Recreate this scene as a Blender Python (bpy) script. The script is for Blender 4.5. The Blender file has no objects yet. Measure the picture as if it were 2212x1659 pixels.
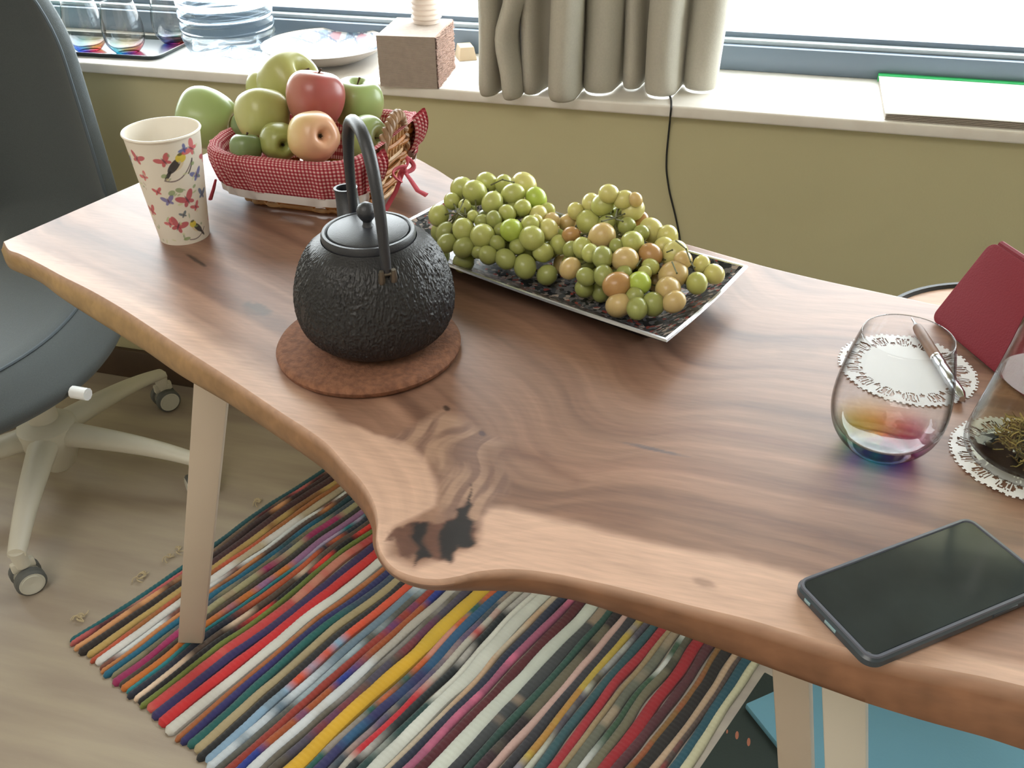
import bpy, bmesh, math, random
import numpy as np
from mathutils import Vector, Matrix
random.seed(7)
sc = bpy.context.scene
COL = sc.collection

# ---------------------------------------------------------------- camera
CAM_H = 1.24
FPX, PITCH, ROLL, YAW = 2000.0, 0.59526, -0.011835, 0.277322
_f = np.array([0, math.cos(PITCH), -math.sin(PITCH)])
_u = np.array([0, math.sin(PITCH), math.cos(PITCH)])
_x = np.array([1.0, 0, 0])
_c, _s = math.cos(ROLL), math.sin(ROLL)
RIGHT, UP, FWD = _c*_x+_s*_u, -_s*_x+_c*_u, _f
_R = np.array([[math.cos(YAW), -math.sin(YAW), 0], [math.sin(YAW), math.cos(YAW), 0], [0, 0, 1]])
RIGHT, UP, FWD = _R@RIGHT, _R@UP, _R@FWD
def pray(px, py):
    return FWD + RIGHT*(px-1106)/FPX - UP*(py-829.5)/FPX
def at(px, py, z=0.75):            # point of the horizontal plane z seen at a photo pixel
    d = pray(px, py); t = (z-CAM_H)/d[2]
    return np.array([0, 0, CAM_H]) + d*t
def aty(px, py, y):                # point of the wall-parallel plane y
    d = pray(px, py); t = y/d[1]
    return np.array([0, 0, CAM_H]) + d*t

cam_d = bpy.data.cameras.new('camera'); cam = bpy.data.objects.new('camera', cam_d); COL.objects.link(cam)
cam_d.sensor_fit = 'HORIZONTAL'; cam_d.sensor_width = 36; cam_d.lens = FPX/2212*36
cam_d.clip_start = 0.02
m = Matrix.Identity(4)
for i in range(3):
    m[i][0] = RIGHT[i]; m[i][1] = UP[i]; m[i][2] = -FWD[i]
m[2][3] = CAM_H
cam.matrix_world = m
sc.camera = cam

# ---------------------------------------------------------------- light
w = bpy.data.worlds.new('world'); sc.world = w; w.use_nodes = True
bg = w.node_tree.nodes['Background']; bg.inputs[0].default_value = (0.93, 0.96, 1.0, 1); bg.inputs[1].default_value = 11.0
def area(name, loc, rot, sx, sy, power, color=(1, 1, 1), portal=False):
    l = bpy.data.lights.new(name, 'AREA'); l.shape = 'RECTANGLE'; l.size = sx; l.size_y = sy
    l.energy = power; l.color = color
    if portal: l.cycles.is_portal = True
    o = bpy.data.objects.new(name, l); COL.objects.link(o); o.location = loc; o.rotation_euler = rot
    return o
area('window_portal', (-0.6, 1.90, 1.20), (math.radians(-90), 0, 0), 4.6, 0.90, 1, portal=True)
area('ceiling_fill', (-0.9, -0.9, 2.50), (0, 0, 0), 1.6, 1.2, 30, (1.0, 0.95, 0.89))  # added unseen soft fill from above, lifts the room's ambient light
vs = sc.view_settings
vs.view_transform = 'Standard'; vs.look = 'None'; vs.exposure = 0.0; vs.gamma = 1.0; vs.use_curve_mapping = False

# ---------------------------------------------------------------- materials
def lin(c):
    if isinstance(c, str):
        c = [int(c[i:i+2], 16)/255 for i in (0, 2, 4)]
    return tuple(v/12.92 if v <= .04045 else ((v+.055)/1.055)**2.4 for v in c[:3])
def pm(name, col, rough=.5, metal=0, bump=None, var=None, coat=0, spec=.5, sss=0, aniso=None, sheen=0):
    """principled material; bump=(scale,strength), var=(scale,amount[,second colour])"""
    mt = bpy.data.materials.new(name); mt.use_nodes = True; nt = mt.node_tree
    b = nt.nodes['Principled BSDF']; c = lin(col)
    b.inputs['Base Color'].default_value = (*c, 1); b.inputs['Roughness'].default_value = rough
    b.inputs['Metallic'].default_value = metal; b.inputs['Specular IOR Level'].default_value = spec
    b.inputs['Coat Weight'].default_value = coat; b.inputs['Coat Roughness'].default_value = .12
    b.inputs['Sheen Weight'].default_value = sheen
    if sss:
        b.inputs['Subsurface Weight'].default_value = sss; b.inputs['Subsurface Radius'].default_value = (.012, .012, .005)
        b.inputs['Subsurface Scale'].default_value = 1.0
    tc = nt.nodes.new('ShaderNodeTexCoord'); mp = nt.nodes.new('ShaderNodeMapping')
    nt.links.new(tc.outputs['Object'], mp.inputs[0])
    if aniso: mp.inputs['Scale'].default_value = aniso
    if var:
        n = nt.nodes.new('ShaderNodeTexNoise'); n.inputs['Scale'].default_value = var[0]; n.inputs['Detail'].default_value = 5
        nt.links.new(mp.outputs[0], n.inputs['Vector'])
        mx = nt.nodes.new('ShaderNodeMix'); mx.data_type = 'RGBA'
        c2 = lin(var[2]) if len(var) > 2 else tuple(v*(1-var[1]) for v in c)
        mx.inputs['A'].default_value = (*c, 1); mx.inputs['B'].default_value = (*c2, 1)
        mr = nt.nodes.new('ShaderNodeMapRange'); mr.inputs[1].default_value = .35; mr.inputs[2].default_value = .65
        if len(var) > 2: mr.inputs[4].default_value = var[1]
        nt.links.new(n.outputs[0], mr.inputs[0]); nt.links.new(mr.outputs[0], mx.inputs['Factor'])
        nt.links.new(mx.outputs['Result'], b.inputs['Base Color'])
    if bump:
        n2 = nt.nodes.new('ShaderNodeTexNoise'); n2.inputs['Scale'].default_value = bump[0]; n2.inputs['Detail'].default_value = 4
        nt.links.new(mp.outputs[0], n2.inputs['Vector'])
        bp = nt.nodes.new('ShaderNodeBump'); bp.inputs['Strength'].default_value = bump[1]; bp.inputs['Distance'].default_value = .002
        nt.links.new(n2.outputs[0], bp.inputs['Height']); nt.links.new(bp.outputs[0], b.inputs['Normal'])
    return mt
def attr_mat(name, rough=.5, bump=None, coat=0, grain=None, spec=.5):
    """principled whose base colour is the mesh colour attribute 'Col', with optional fine streaks"""
    mt = pm(name, 'ffffff', rough, bump=bump, coat=coat, spec=spec, aniso=grain[0] if grain else None)
    nt = mt.node_tree; b = nt.nodes['Principled BSDF']
    a = nt.nodes.new('ShaderNodeVertexColor'); a.layer_name = 'Col'
    if grain:
        tc = nt.nodes.new('ShaderNodeTexCoord'); mp = nt.nodes.new('ShaderNodeMapping'); mp.inputs['Scale'].default_value = grain[0]
        n = nt.nodes.new('ShaderNodeTexNoise'); n.inputs['Scale'].default_value = grain[1]; n.inputs['Detail'].default_value = 6
        nt.links.new(tc.outputs['Object'], mp.inputs[0]); nt.links.new(mp.outputs[0], n.inputs['Vector'])
        mr = nt.nodes.new('ShaderNodeMapRange'); mr.inputs[1].default_value = .3; mr.inputs[2].default_value = .7
        mr.inputs[3].default_value = 1-grain[2]; mr.inputs[4].default_value = 1+grain[2]
        nt.links.new(n.outputs[0], mr.inputs[0])
        mx = nt.nodes.new('ShaderNodeVectorMath'); mx.operation = 'SCALE'
        nt.links.new(a.outputs[0], mx.inputs[0]); nt.links.new(mr.outputs[0], mx.inputs['Scale'])
        nt.links.new(mx.outputs[0], b.inputs['Base Color'])
    else:
        nt.links.new(a.outputs[0], b.inputs['Base Color'])
    return mt
def clear_mat(name, tint=(1, 1, 1), ior=1.45, rough=.0, attr=False, edge=.0):
    """thin clear glass or plastic: straight transmission with fresnel reflection, so light passes through it tinted"""
    mt = bpy.data.materials.new(name); mt.use_nodes = True; nt = mt.node_tree; nt.nodes.clear()
    out = nt.nodes.new('ShaderNodeOutputMaterial'); tr = nt.nodes.new('ShaderNodeBsdfTransparent')
    gl = nt.nodes.new('ShaderNodeBsdfGlossy'); gl.inputs['Roughness'].default_value = rough
    lf = nt.nodes.new('ShaderNodeLayerWeight'); lf.inputs[0].default_value = .5
    pw = nt.nodes.new('ShaderNodeMath'); pw.operation = 'POWER'; pw.inputs[1].default_value = 5; nt.links.new(lf.outputs['Facing'], pw.inputs[0])
    f0 = ((ior-1)/(ior+1))**2
    fr = nt.nodes.new('ShaderNodeMath'); fr.operation = 'MULTIPLY_ADD'; fr.inputs[1].default_value = .75-f0; fr.inputs[2].default_value = f0; nt.links.new(pw.outputs[0], fr.inputs[0])
    mx = nt.nodes.new('ShaderNodeMixShader')
    tr.inputs[0].default_value = (*tint, 1)
    src = None
    if attr:
        a = nt.nodes.new('ShaderNodeVertexColor'); a.layer_name = 'Col'; src = a.outputs[0]
    if edge:
        lw = nt.nodes.new('ShaderNodeLayerWeight'); lw.inputs[0].default_value = .5
        mr = nt.nodes.new('ShaderNodeMapRange'); mr.inputs[1].default_value = .55; mr.inputs[2].default_value = 1.0
        mr.inputs[3].default_value = 1; mr.inputs[4].default_value = 1-edge
        nt.links.new(lw.outputs['Facing'], mr.inputs[0])
        sm = nt.nodes.new('ShaderNodeVectorMath'); sm.operation = 'SCALE'
        if src: nt.links.new(src, sm.inputs[0])
        else: sm.inputs[0].default_value = tint
        nt.links.new(mr.outputs[0], sm.inputs['Scale']); src = sm.outputs[0]
    if src: nt.links.new(src, tr.inputs[0])
    nt.links.new(fr.outputs[0], mx.inputs[0]); nt.links.new(tr.outputs[0], mx.inputs[1]); nt.links.new(gl.outputs[0], mx.inputs[2])
    nt.links.new(mx.outputs[0], out.inputs[0])
    return mt

# ---------------------------------------------------------------- mesh helpers
ORG = {}
def origin(o):
    return ORG.get(o.name, Vector((0, 0, 0))) if o else Vector((0, 0, 0))
def props(o, label=None, cat=None, group=None, kind=None):
    if label: o['label'] = label
    if cat: o['category'] = cat
    if group: o['group'] = group
    if kind: o['kind'] = kind
    return o
def thing(name, loc, label, cat, group=None):
    o = bpy.data.objects.new(name, None); COL.objects.link(o); o.location = loc; o.empty_display_size = .02
    ORG[o.name] = Vector(loc)
    return props(o, label, cat, group)
class MB:
    def __init__(s): s.v = []; s.f = []; s.uv = None; s.col = None
    def add(s, v, f):
        n = len(s.v); s.v += [tuple(p) for p in v]; s.f += [tuple(i+n for i in q) for q in f]; return s
    def box(s, c, size, rot=None, taper=1.0):
        v = []
        for z in (-.5, .5):
            k = 1.0 if z < 0 else taper
            for x, y in ((-.5, -.5), (.5, -.5), (.5, .5), (-.5, .5)):
                p = Vector((x*size[0]*k, y*size[1]*k, z*size[2]))
                if rot is not None: p = rot@p
                v.append(p+Vector(c))
        return s.add(v, [(3, 2, 1, 0), (4, 5, 6, 7), (0, 1, 5, 4), (1, 2, 6, 5), (2, 3, 7, 6), (3, 0, 4, 7)])
    def prism(s, poly, z0, z1):
        n = len(poly); v = [(p[0], p[1], z0) for p in poly]+[(p[0], p[1], z1) for p in poly]
        return s.add(v, [tuple(range(n-1, -1, -1)), tuple(range(n, 2*n))]+[(i, (i+1) % n, n+(i+1) % n, n+i) for i in range(n)])
    def grid(s, P, cu=False, cv=False, flip=False):
        nu, nv = len(P), len(P[0]); n = len(s.v)
        for r in P: s.v += [tuple(p) for p in r]
        for i in range(nu if cu else nu-1):
            for j in range(nv if cv else nv-1):
                a = n+i*nv+j; b = n+((i+1) % nu)*nv+j; c = n+((i+1) % nu)*nv+(j+1) % nv; d = n+i*nv+(j+1) % nv
                s.f.append((a, d, c, b) if flip else (a, b, c, d))
        return s
    def lathe(s, prof, c=(0, 0, 0), n=48, rot=None, fn=None, cap0=False, cap1=False):
        P = []
        for k, (r, z) in enumerate(prof):
            row = []
            for i in range(n):
                a = 2*math.pi*i/n
                p = Vector(fn(a, r, z)) if fn else Vector((r*math.cos(a), r*math.sin(a), z))
                if rot is not None: p = rot@p
                row.append(p+Vector(c))
            P.append(row)
        n0 = len(s.v); s.grid(P, cv=True, flip=True)
        if cap0: s.f.append(tuple(n0+i for i in range(n-1, -1, -1)))
        if cap1: k = n0+(len(prof)-1)*n; s.f.append(tuple(k+i for i in range(n)))
        return s
    def tube(s, pts, r, n=8, closed=False, flat=None):
        pts = [Vector(p) for p in pts]; N = len(pts); P = []; up = None
        for i, p in enumerate(pts):
            a = pts[(i-1) % N] if (closed or i) else p; b = pts[(i+1) % N] if (closed or i < N-1) else p
            t = (b-a).normalized()
            if up is None:
                up = Vector((0, 0, 1)) if abs(t.z) < .9 else Vector((1, 0, 0))
            x = up.cross(t)
            if x.length < 1e-6: x = Vector((1, 0, 0)).cross(t)
            x.normalize(); y = t.cross(x); up = y
            rr = r[i] if hasattr(r, '__len__') else r
            fl = flat or 1.0
            P.append([p+x*math.cos(2*math.pi*k/n)*rr+y*math.sin(2*math.pi*k/n)*rr*fl for k in range(n)])
        n0 = len(s.v); s.grid(P, cu=closed, cv=True, flip=True)
        if not closed:
            s.f.append(tuple(n0+k for k in range(n-1, -1, -1))); k0 = n0+(N-1)*n; s.f.append(tuple(k0+k for k in range(n)))
        return s
    def ball(s, c, r, nu=16, nv=10, sq=(1, 1, 1)):
        prof = [(max(1e-5, r*math.sin(math.pi*k/nv)), -r*math.cos(math.pi*k/nv)) for k in range(nv+1)]
        P = [[(c[0]+q*math.cos(2*math.pi*i/nu)*sq[0], c[1]+q*math.sin(2*math.pi*i/nu)*sq[1], c[2]+z*sq[2]) for i in range(nu)] for q, z in prof]
        return s.grid(P, cv=True, flip=True)
    def build(s, name, mat, parent=None, smooth=True, bevel=0, seg=2, label=None, kind=None, angle=40):
        me = bpy.data.meshes.new(name); o0 = origin(parent)
        me.from_pydata([(x-o0.x, y-o0.y, z-o0.z) for x, y, z in s.v], [], s.f)
        if s.col is not None:
            ca = me.color_attributes.new('Col', 'FLOAT_COLOR', 'POINT')
            a = np.ones((len(s.v), 4), 'f'); a[:, :3] = np.asarray(s.col); ca.data.foreach_set('color', a.ravel())
        if s.uv is not None:
            ul = me.uv_layers.new(name='UVMap'); uv = np.asarray(s.uv, 'f')
            li = np.empty(len(me.loops), 'i'); me.loops.foreach_get('vertex_index', li)
            ul.data.foreach_set('uv', uv[li].ravel())
        if bevel:
            bm = bmesh.new(); bm.from_mesh(me)
            ed = [e for e in bm.edges if len(e.link_faces) == 2 and e.calc_face_angle(0) > .6]
            bmesh.ops.bevel(bm, geom=ed, offset=bevel, segments=seg, profile=.5, affect='EDGES', clamp_overlap=True)
            bm.to_mesh(me); bm.free()
        if smooth:
            me.polygons.foreach_set('use_smooth', [True]*len(me.polygons))
            try: me.set_sharp_from_angle(angle=math.radians(angle))
            except Exception: pass
        if isinstance(mat, (list, tuple)):
            for q in mat: me.materials.append(q)
        else: me.materials.append(mat)
        me.update()
        o = bpy.data.objects.new(name, me); COL.objects.link(o)
        if parent: o.parent = parent; ORG[o.name] = o0
        else: ORG[o.name] = Vector((0, 0, 0))
        if label: o['label'] = label
        if kind: o['kind'] = kind
        return o
def clone(o, parent=None, loc=None, rot=None, scale=None):
    c = o.copy(); COL.objects.link(c); c.parent = parent
    for k in ('label',):
        if k in c and parent is None: del c[k]
    if loc is not None: c.location = loc
    if rot is not None: c.rotation_euler = rot
    if scale is not None: c.scale = scale
    for ch in list(o.children): clone(ch, c)
    return c
def catmull(pts, n, closed=False):
    pts = np.asarray(pts, float); N = len(pts)
    seg = np.linalg.norm(np.diff(pts[:, :2], axis=0), axis=1); T = np.r_[0, np.cumsum(seg)]
    out = []
    for t in np.linspace(0, T[-1], n):
        i = min(N-2, max(0, int(np.searchsorted(T, t, 'right'))-1)); u = (t-T[i])/max(1e-9, seg[i])
        p1, p2 = pts[i], pts[i+1]; p0 = pts[i-1] if i else 2*p1-p2; p3 = pts[i+2] if i < N-2 else 2*p2-p1
        d1 = (p2-p0)/max(1e-9, (seg[i-1] if i else seg[i])+seg[i])*seg[i]
        d2 = (p3-p1)/max(1e-9, seg[i]+(seg[i+1] if i < N-2 else seg[i]))*seg[i]
        h = u*u*(3-2*u); out.append((1-h)*p1+h*p2+(u**3-2*u*u+u)*d1+(u**3-u*u)*d2)
    return np.array(out)
_rs = np.random.RandomState(5); _NT = _rs.rand(256, 256)
def vnoise(x, y):
    x = np.asarray(x, float); y = np.asarray(y, float)
    xi = np.floor(x).astype(int); yi = np.floor(y).astype(int); fx = x-xi; fy = y-yi
    fx = fx*fx*(3-2*fx); fy = fy*fy*(3-2*fy); g = lambda a, b: _NT[a % 256, b % 256]
    return (g(xi, yi)*(1-fx)+g(xi+1, yi)*fx)*(1-fy)+(g(xi, yi+1)*(1-fx)+g(xi+1, yi+1)*fx)*fy
def fbm(x, y, o=4):
    return sum(vnoise(x*2**k+17*k, y*2**k+31*k)*.5**(k+1) for k in range(o))/(1-.5**o)
def polymask(X, Y, poly, soft):
    poly = np.asarray(poly)[:, :2]; ins = np.zeros(X.shape, bool); dm = np.full(X.shape, 1e9)
    n = len(poly)
    for i in range(n):
        x1, y1 = poly[i]; x2, y2 = poly[(i+1) % n]
        cr = ((y1 > Y) != (y2 > Y)) & (X < (x2-x1)*(Y-y1)/((y2-y1) if y2 != y1 else 1e-12)+x1); ins ^= cr
        dx, dy = x2-x1, y2-y1; t = np.clip(((X-x1)*dx+(Y-y1)*dy)/(dx*dx+dy*dy+1e-12), 0, 1)
        dm = np.minimum(dm, np.hypot(X-x1-t*dx, Y-y1-t*dy))
    return np.clip(.5+np.where(ins, dm, -dm)/soft, 0, 1)
def rrect(cx, cy, hx, hy, r, n=6, ang=0):
    out = []
    for k, (sx, sy) in enumerate(((1, 1), (-1, 1), (-1, -1), (1, -1))):
        for i in range(n+1):
            a = math.pi/2*(k+i/n); x = sx*(hx-r)+r*math.cos(a); y = sy*(hy-r)+r*math.sin(a)
            out.append((cx+x*math.cos(ang)-y*math.sin(ang), cy+x*math.sin(ang)+y*math.cos(ang)))
    return out

# ---------------------------------------------------------------- the room
WY = 1.565
XL, XR, YF, ZC = -3.2, 2.6, -2.6, 2.62
m_wall = pm('wall_paint', 'c5be98', .85, bump=(260, .12), var=(2.2, .06))
m_wall2 = pm('wall_paint_white', 'd8d2c4', .9)
m_sill = pm('sill_stone', 'e9e5de', .32, var=(26, .5, 'dcd5cc'), spec=.5)
m_floor = pm('floor_vinyl', 'aa9d8a', .42, var=(3.2, .8, '96877a'), aniso=(1.0, 7, 1), bump=(90, .05))
m_frame = pm('window_frame_grey', '6b7a8a', .35)
m_frame_l = pm('window_bead_light', 'aab6bf', .3)
m_base = pm('baseboard_wood', '54402f', .5, var=(14, .3))
def struct(mb, name, mat, **k):
    o = mb.build(name, mat, **k); o['kind'] = 'structure'; return o
W0, W1, WZ0, WZ1 = -3.0, 2.3, .758, 1.63
struct(MB().box(((XL+XR)/2, (YF+2.1)/2, -.05), (XR-XL+.2, 2.1-YF, .1)), 'floor', m_floor, smooth=False)
b = MB()
b.box(((XL+XR)/2, WY+.14, .369), (XR-XL, .28, .738)); b.box(((XL+XR)/2, WY+.14, (WZ1+ZC)/2), (XR-XL, .28, ZC-WZ1))
b.box(((XL+W0)/2, WY+.14, (.738+WZ1)/2), (W0-XL, .28, WZ1-.738)); b.box(((XR+W1)/2, WY+.14, (.738+WZ1)/2), (XR-W1, .28, WZ1-.738))
struct(b, 'wall_back', m_wall, smooth=False)
struct(MB().box((XL-.05, (YF+1.8)/2, ZC/2), (.1, 1.9-YF, ZC)), 'wall_left', m_wall2, smooth=False)
struct(MB().box((XR+.05, (YF+1.8)/2, ZC/2), (.1, 1.9-YF, ZC)), 'wall_right', m_wall2, smooth=False)
struct(MB().box(((XL+XR)/2, YF-.05, ZC/2), (XR-XL+.2, .1, ZC)), 'wall_front', m_wall2, smooth=False)
struct(MB().box(((XL+XR)/2, (YF+1.9)/2, ZC+.05), (XR-XL+.2, 1.9-YF, .1)), 'ceiling', m_wall2, smooth=False)
struct(MB().box(((XL+XR)/2, WY-.007, .04), (XR-XL-.02, .014, .08)), 'baseboard_back', m_base, bevel=.003)
struct(MB().box(((XL+XR)/2, 1.672, .748), (XR-XL-.02, .254, .02)), 'trim_1', m_sill, bevel=.004, seg=3)
# window: fixed grey frame, sash profiles, glazing bead, panes
win = bpy.data.objects.new('window_1', None); COL.objects.link(win); win['kind'] = 'structure'; ORG['window_1'] = Vector((0, 0, 0))
b = MB(); fy = 1.815
b.box(((W0+W1)/2, fy, .758+.022), (W1-W0, .07, .044)); b.box(((W0+W1)/2, fy, WZ1-.022), (W1-W0, .07, .044))
for x in (W0+.02, -.29, W1-.02): b.box((x, fy, (WZ0+WZ1)/2), (.07, .068, WZ1-WZ0-.002))
b.build('frame', m_frame, win, bevel=.003)
for x0, x1 in ((W0+.05, -.325), (-.255, W1-.05)):
    b = MB(); zz = .758+.044
    b.box(((x0+x1)/2, fy+.004, zz+.004), (x1-x0, .05, .008)); b.build('glazing_bead', m_frame_l, win, bevel=.002)
    b = MB(); b.box(((x0+x1)/2, fy+.012, zz+.0125), (x1-x0, .03, .009)); b.build('gasket', m_frame, win, bevel=.001)
    b = MB(); b.box(((x0+x1)/2, fy+.012, (zz+WZ1-.044)/2+.004), (x1-x0, .006, WZ1-.044-zz-.008))
    b.build('pane', clear_mat('pane_glass', (.97, .99, .98), 1.3), win, smooth=False)

# ---------------------------------------------------------------- the live edge table
TZ, TB = .750, .708
pairs = [((8,522),(6,548)),((20,540),(22,583)),((42,548),(50,597)),((90,572),(90,616)),((136,597),(136,650)),((196,627),(196,689)),
 ((262,665),(262,730)),((319,702),(319,766)),((392,750),(392,817)),((500,819),(500,881)),((600,886),(600,949)),((700,953),(695,1016)),
 ((750,1006),(738,1058)),((783,1042),(768,1090)),((808,1085),(793,1122)),((817,1125),(806,1152)),((816,1165),(812,1190)),((828,1200),(832,1225)),
 ((855,1229),(860,1254)),((899,1246),(895,1272)),((945,1251),(940,1281)),((992,1244),(990,1283)),((1034,1234),(1034,1283)),((1098,1229),(1098,1284)),
 ((1164,1234),(1164,1290)),((1264,1252),(1264,1310)),((1400,1284),(1400,1355)),((1485,1306),(1485,1384)),((1614,1337),(1614,1432)),((1699,1362),(1699,1464)),
 ((1806,1393),(1806,1503)),((1883,1414),(1883,1530)),((1998,1438),(1998,1565)),((2126,1462),(2126,1600)),((2212,1482),(2212,1628)),((2420,1530),(2420,1690)),((2800,1600),(2800,1780)),((3300,1690),(3300,1880))]
NS, NT_ = 1250, 300
pp = np.array([list(at(*a, TZ)[:2])+list(at(*c_, TB)[:2]) for a, c_ in pairs])
FR = catmull(pp, NS)
backp = [(-.800,1.215),(-.785,1.243),(-.74,1.262),(-.65,1.266),tuple(at(880,336)[:2]),tuple(at(936,362)[:2]),tuple(at(1000,399)[:2]),(-.25,1.088),tuple(at(1468,524)[:2]),tuple(at(1558,549)[:2]),tuple(at(1654,576)[:2]),tuple(at(1770,604)[:2]),tuple(at(1924,637)[:2]),tuple(at(2022,658)[:2]),(.40,.925),(.62,.935),(FR[-1,0],.94)]
# match the back curve to the front curve along the length
BKd = catmull(np.array([(a, b_) for a, b_ in backp]), 900)
key_s = [0, .30, .46, 1.0]
fx = FR[:, 0]; s_arr = np.linspace(0, 1, NS)
bx = np.interp(s_arr, [0, .12, .34, .52, 1], [0, .17, .40, .56, 1])
BK = np.stack([np.interp(bx, np.linspace(0, 1, 900), BKd[:, k]) for k in (0, 1)], -1)
tt = np.linspace(0, 1, NT_)**1.0
F2 = FR[:, :2]; Bo = FR[:, 2:4]
rows = []
X = F2[:, None, 0]*(1-tt)+BK[:, None, 0]*tt; Y = F2[:, None, 1]*(1-tt)+BK[:, None, 1]*tt
# --- colour painted in table coordinates
def PL(*pts): return [at(x, y, TZ)[:2] for x, y in pts]
def PZ(*pts): return [at(700+x/3.0157, 800+y/3.0157, TZ)[:2] for x, y in pts]
C = lambda h: np.array(lin(h))
def wood(X, Y, S, T):
    wid = np.hypot(BK[:, 0]-F2[:, 0], BK[:, 1]-F2[:, 1])[:, None] if X.shape[0] == NS else .5
    g = T*wid                                       # distance from the live edge, the grain follows it
    wob = (fbm(S*1.1, g*3+3, 2)-.5)*.035
    st = fbm(S*2.6+4, (g+wob)*95, 4); st2 = fbm(S*.9+9, (g+wob)*34+7, 3); st3 = fbm(S*14, (g+wob)*260, 2)
    k = np.clip((st-.32)*2.0, 0, 1)[..., None]; k2 = np.clip((st2-.40)*3.2, 0, 1)[..., None]
    heart = C('9a7662')*(1-k2)+C('7c5b4b')*k2
    heart = heart*(.84+.30*k)*(.94+.12*st3[..., None])
    dark = np.clip((fbm(S*1.2+2, (g+wob)*11+1, 3)-.52)*5, 0, 1)[..., None]; heart = heart*(1-.22*dark)
    warp = .010*(fbm(X*26, Y*26, 3)-.5)
    sapc = (C('cfab96')*(.93+.12*k))*(.96+.08*st3[..., None])
    Xw, Yw = X+warp, Y+warp*.7
    sapL = polymask(Xw, Yw, PL((0,510),(150,575),(300,640),(450,722),(560,785),(650,850),(730,905),(800,940),(872,952),(920,985),(950,1045),(948,1090),(905,1112),(850,1138),(828,1175),(800,1260),(500,1000),(0,700)), .005+.022*np.clip((at(760,960,TZ)[0]-X)/.12, 0, 1))
    sapK = polymask(Xw, Yw, PL((828,1120),(905,1108),(850,1140),(840,1200),(900,1225),(960,1205),(1000,1190),(1030,1180),(1032,1120),(1045,1092),(1110,1096),(1230,1124),(1400,1172),(1560,1200),(1700,1232),(1850,1290),(2050,1400),(2212,1440),(2600,1500),(2600,1900),(800,1500),(780,1150)), .010)
    sap = np.maximum(sapL*.92, sapK)[..., None]
    col = heart*(1-sap)+sapc*sap
    def blend(mask, c, amt=1.0):
        nonlocal col
        q = (mask*amt)[..., None]; col = col*(1-q)+c*q
    ang = np.arctan2(Y-Y0k, X-X0k); rad = np.hypot(X-X0k, Y-Y0k)
    sw = fbm(X*150+9*fbm(X*16+3, Y*16, 2), Y*22+5, 3)
    swirl = polymask(Xw, Yw, PZ((420,440),(640,330),(790,260),(900,300),(1040,400),(1190,470),(1170,620),(1190,790),(1090,880),(1010,960),(1000,1060),(750,1040),(760,830),(700,620),(560,500)), .012)
    swc = C('7f6256')*(1-np.clip((sw-.40)*5, 0, 1)[..., None])+C('a68672')*np.clip((sw-.40)*5, 0, 1)[..., None]
    blend(swirl, swc, .92)
    blend(polymask(Xw, Yw, PZ((1060,480),(1200,480),(1420,540),(1560,640),(1700,720),(1640,740),(1500,680),(1380,600),(1200,560),(1170,640),(1150,760),(1080,740),(1040,600)), .012), C('6a4838'), .62)
    blend(polymask(Xw, Yw, PZ((1600,880),(1850,860),(2111,960),(2111,1050),(1900,1040),(1640,980)), .02), C('6f4e40'), .45)
    blend(polymask(Xw, Yw, PL((1740,1020),(1870,1035),(1960,1065),(1990,1100),(1950,1120),(1860,1090),(1720,1060)), .02), C('7a5a50'), .4)
    edgew = .004*(fbm(X*130, Y*130, 3)-.5)*2
    Xe, Ye = X+edgew, Y-edgew
    kn = polymask(Xe, Ye, PZ((395,1110),(430,1070),(560,1005),(640,985),(760,1000),(850,950),(870,905),(920,880),(965,750),(955,870),(930,960),(985,985),(995,1040),(980,1160),(870,1160),(840,1260),(760,1245),(690,1220),(650,1240),(590,1275),(600,1210),(490,1210),(470,1110)), .0035)
    blend(kn, C('5e3d31')*(.7+.6*fbm(X*90, Y*90, 3))[..., None], .95)
    bl = np.maximum(polymask(Xe, Ye, PZ((770,1020),(850,965),(875,900),(912,890),(965,757),(945,960),(985,985),(960,1090),(995,1130),(960,1162),(875,1150),(860,1200),(830,1262),(760,1225),(748,1120)), .003),
                    polymask(Xe, Ye, PZ((580,1010),(680,990),(670,1070),(648,1130),(705,1205),(640,1235),(590,1275),(620,1160),(560,1080)), .003))
    blend(bl, C('19171a'), .96)
    for (px, py, a_, b_, rr, cc, am) in ((425,563,26,4,.55,'33231c',.95),(552,668,34,15,.2,'4a4038',.75),(510,662,60,10,.35,'6b4a38',.45),(965,882,8,6,.5,'3a2820',.9),(1042,937,9,6,.5,'4a3c44',.7),
                                        (1410,970,70,4,.22,'4a4c58',.6),(1720,748,52,26,.2,'6b5044',.28),(1520,1258,34,10,.3,'7d6050',.5),(470,640,70,8,.4,'6b4a38',.4)):
        c0 = at(px, py, TZ)[:2]; e1 = at(px+a_*math.cos(rr), py+a_*math.sin(rr), TZ)[:2]-c0; e2 = at(px-b_*math.sin(rr), py+b_*math.cos(rr), TZ)[:2]-c0
        M_ = np.linalg.inv(np.array([e1, e2]).T); u = M_[0, 0]*(X-c0[0])+M_[0, 1]*(Y-c0[1]); v = M_[1, 0]*(X-c0[0])+M_[1, 1]*(Y-c0[1])
        q = np.hypot(u, v)+.5*(fbm(X*160, Y*160, 2)-.5); blend(np.clip((1.15-q)*2.2, 0, 1), C(cc), am)
    # glued board joint
    return np.clip(col, .004, 1)
X0k, Y0k = at(975, 1090, TZ)[:2]
Sg = np.repeat(s_arr[:, None], NT_, 1); Tg = np.repeat(tt[None], NS, 0)
top_col = wood(X, Y, Sg*3.2, Tg)
nrm = (Bo-F2); P = []; Cc = []
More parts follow.
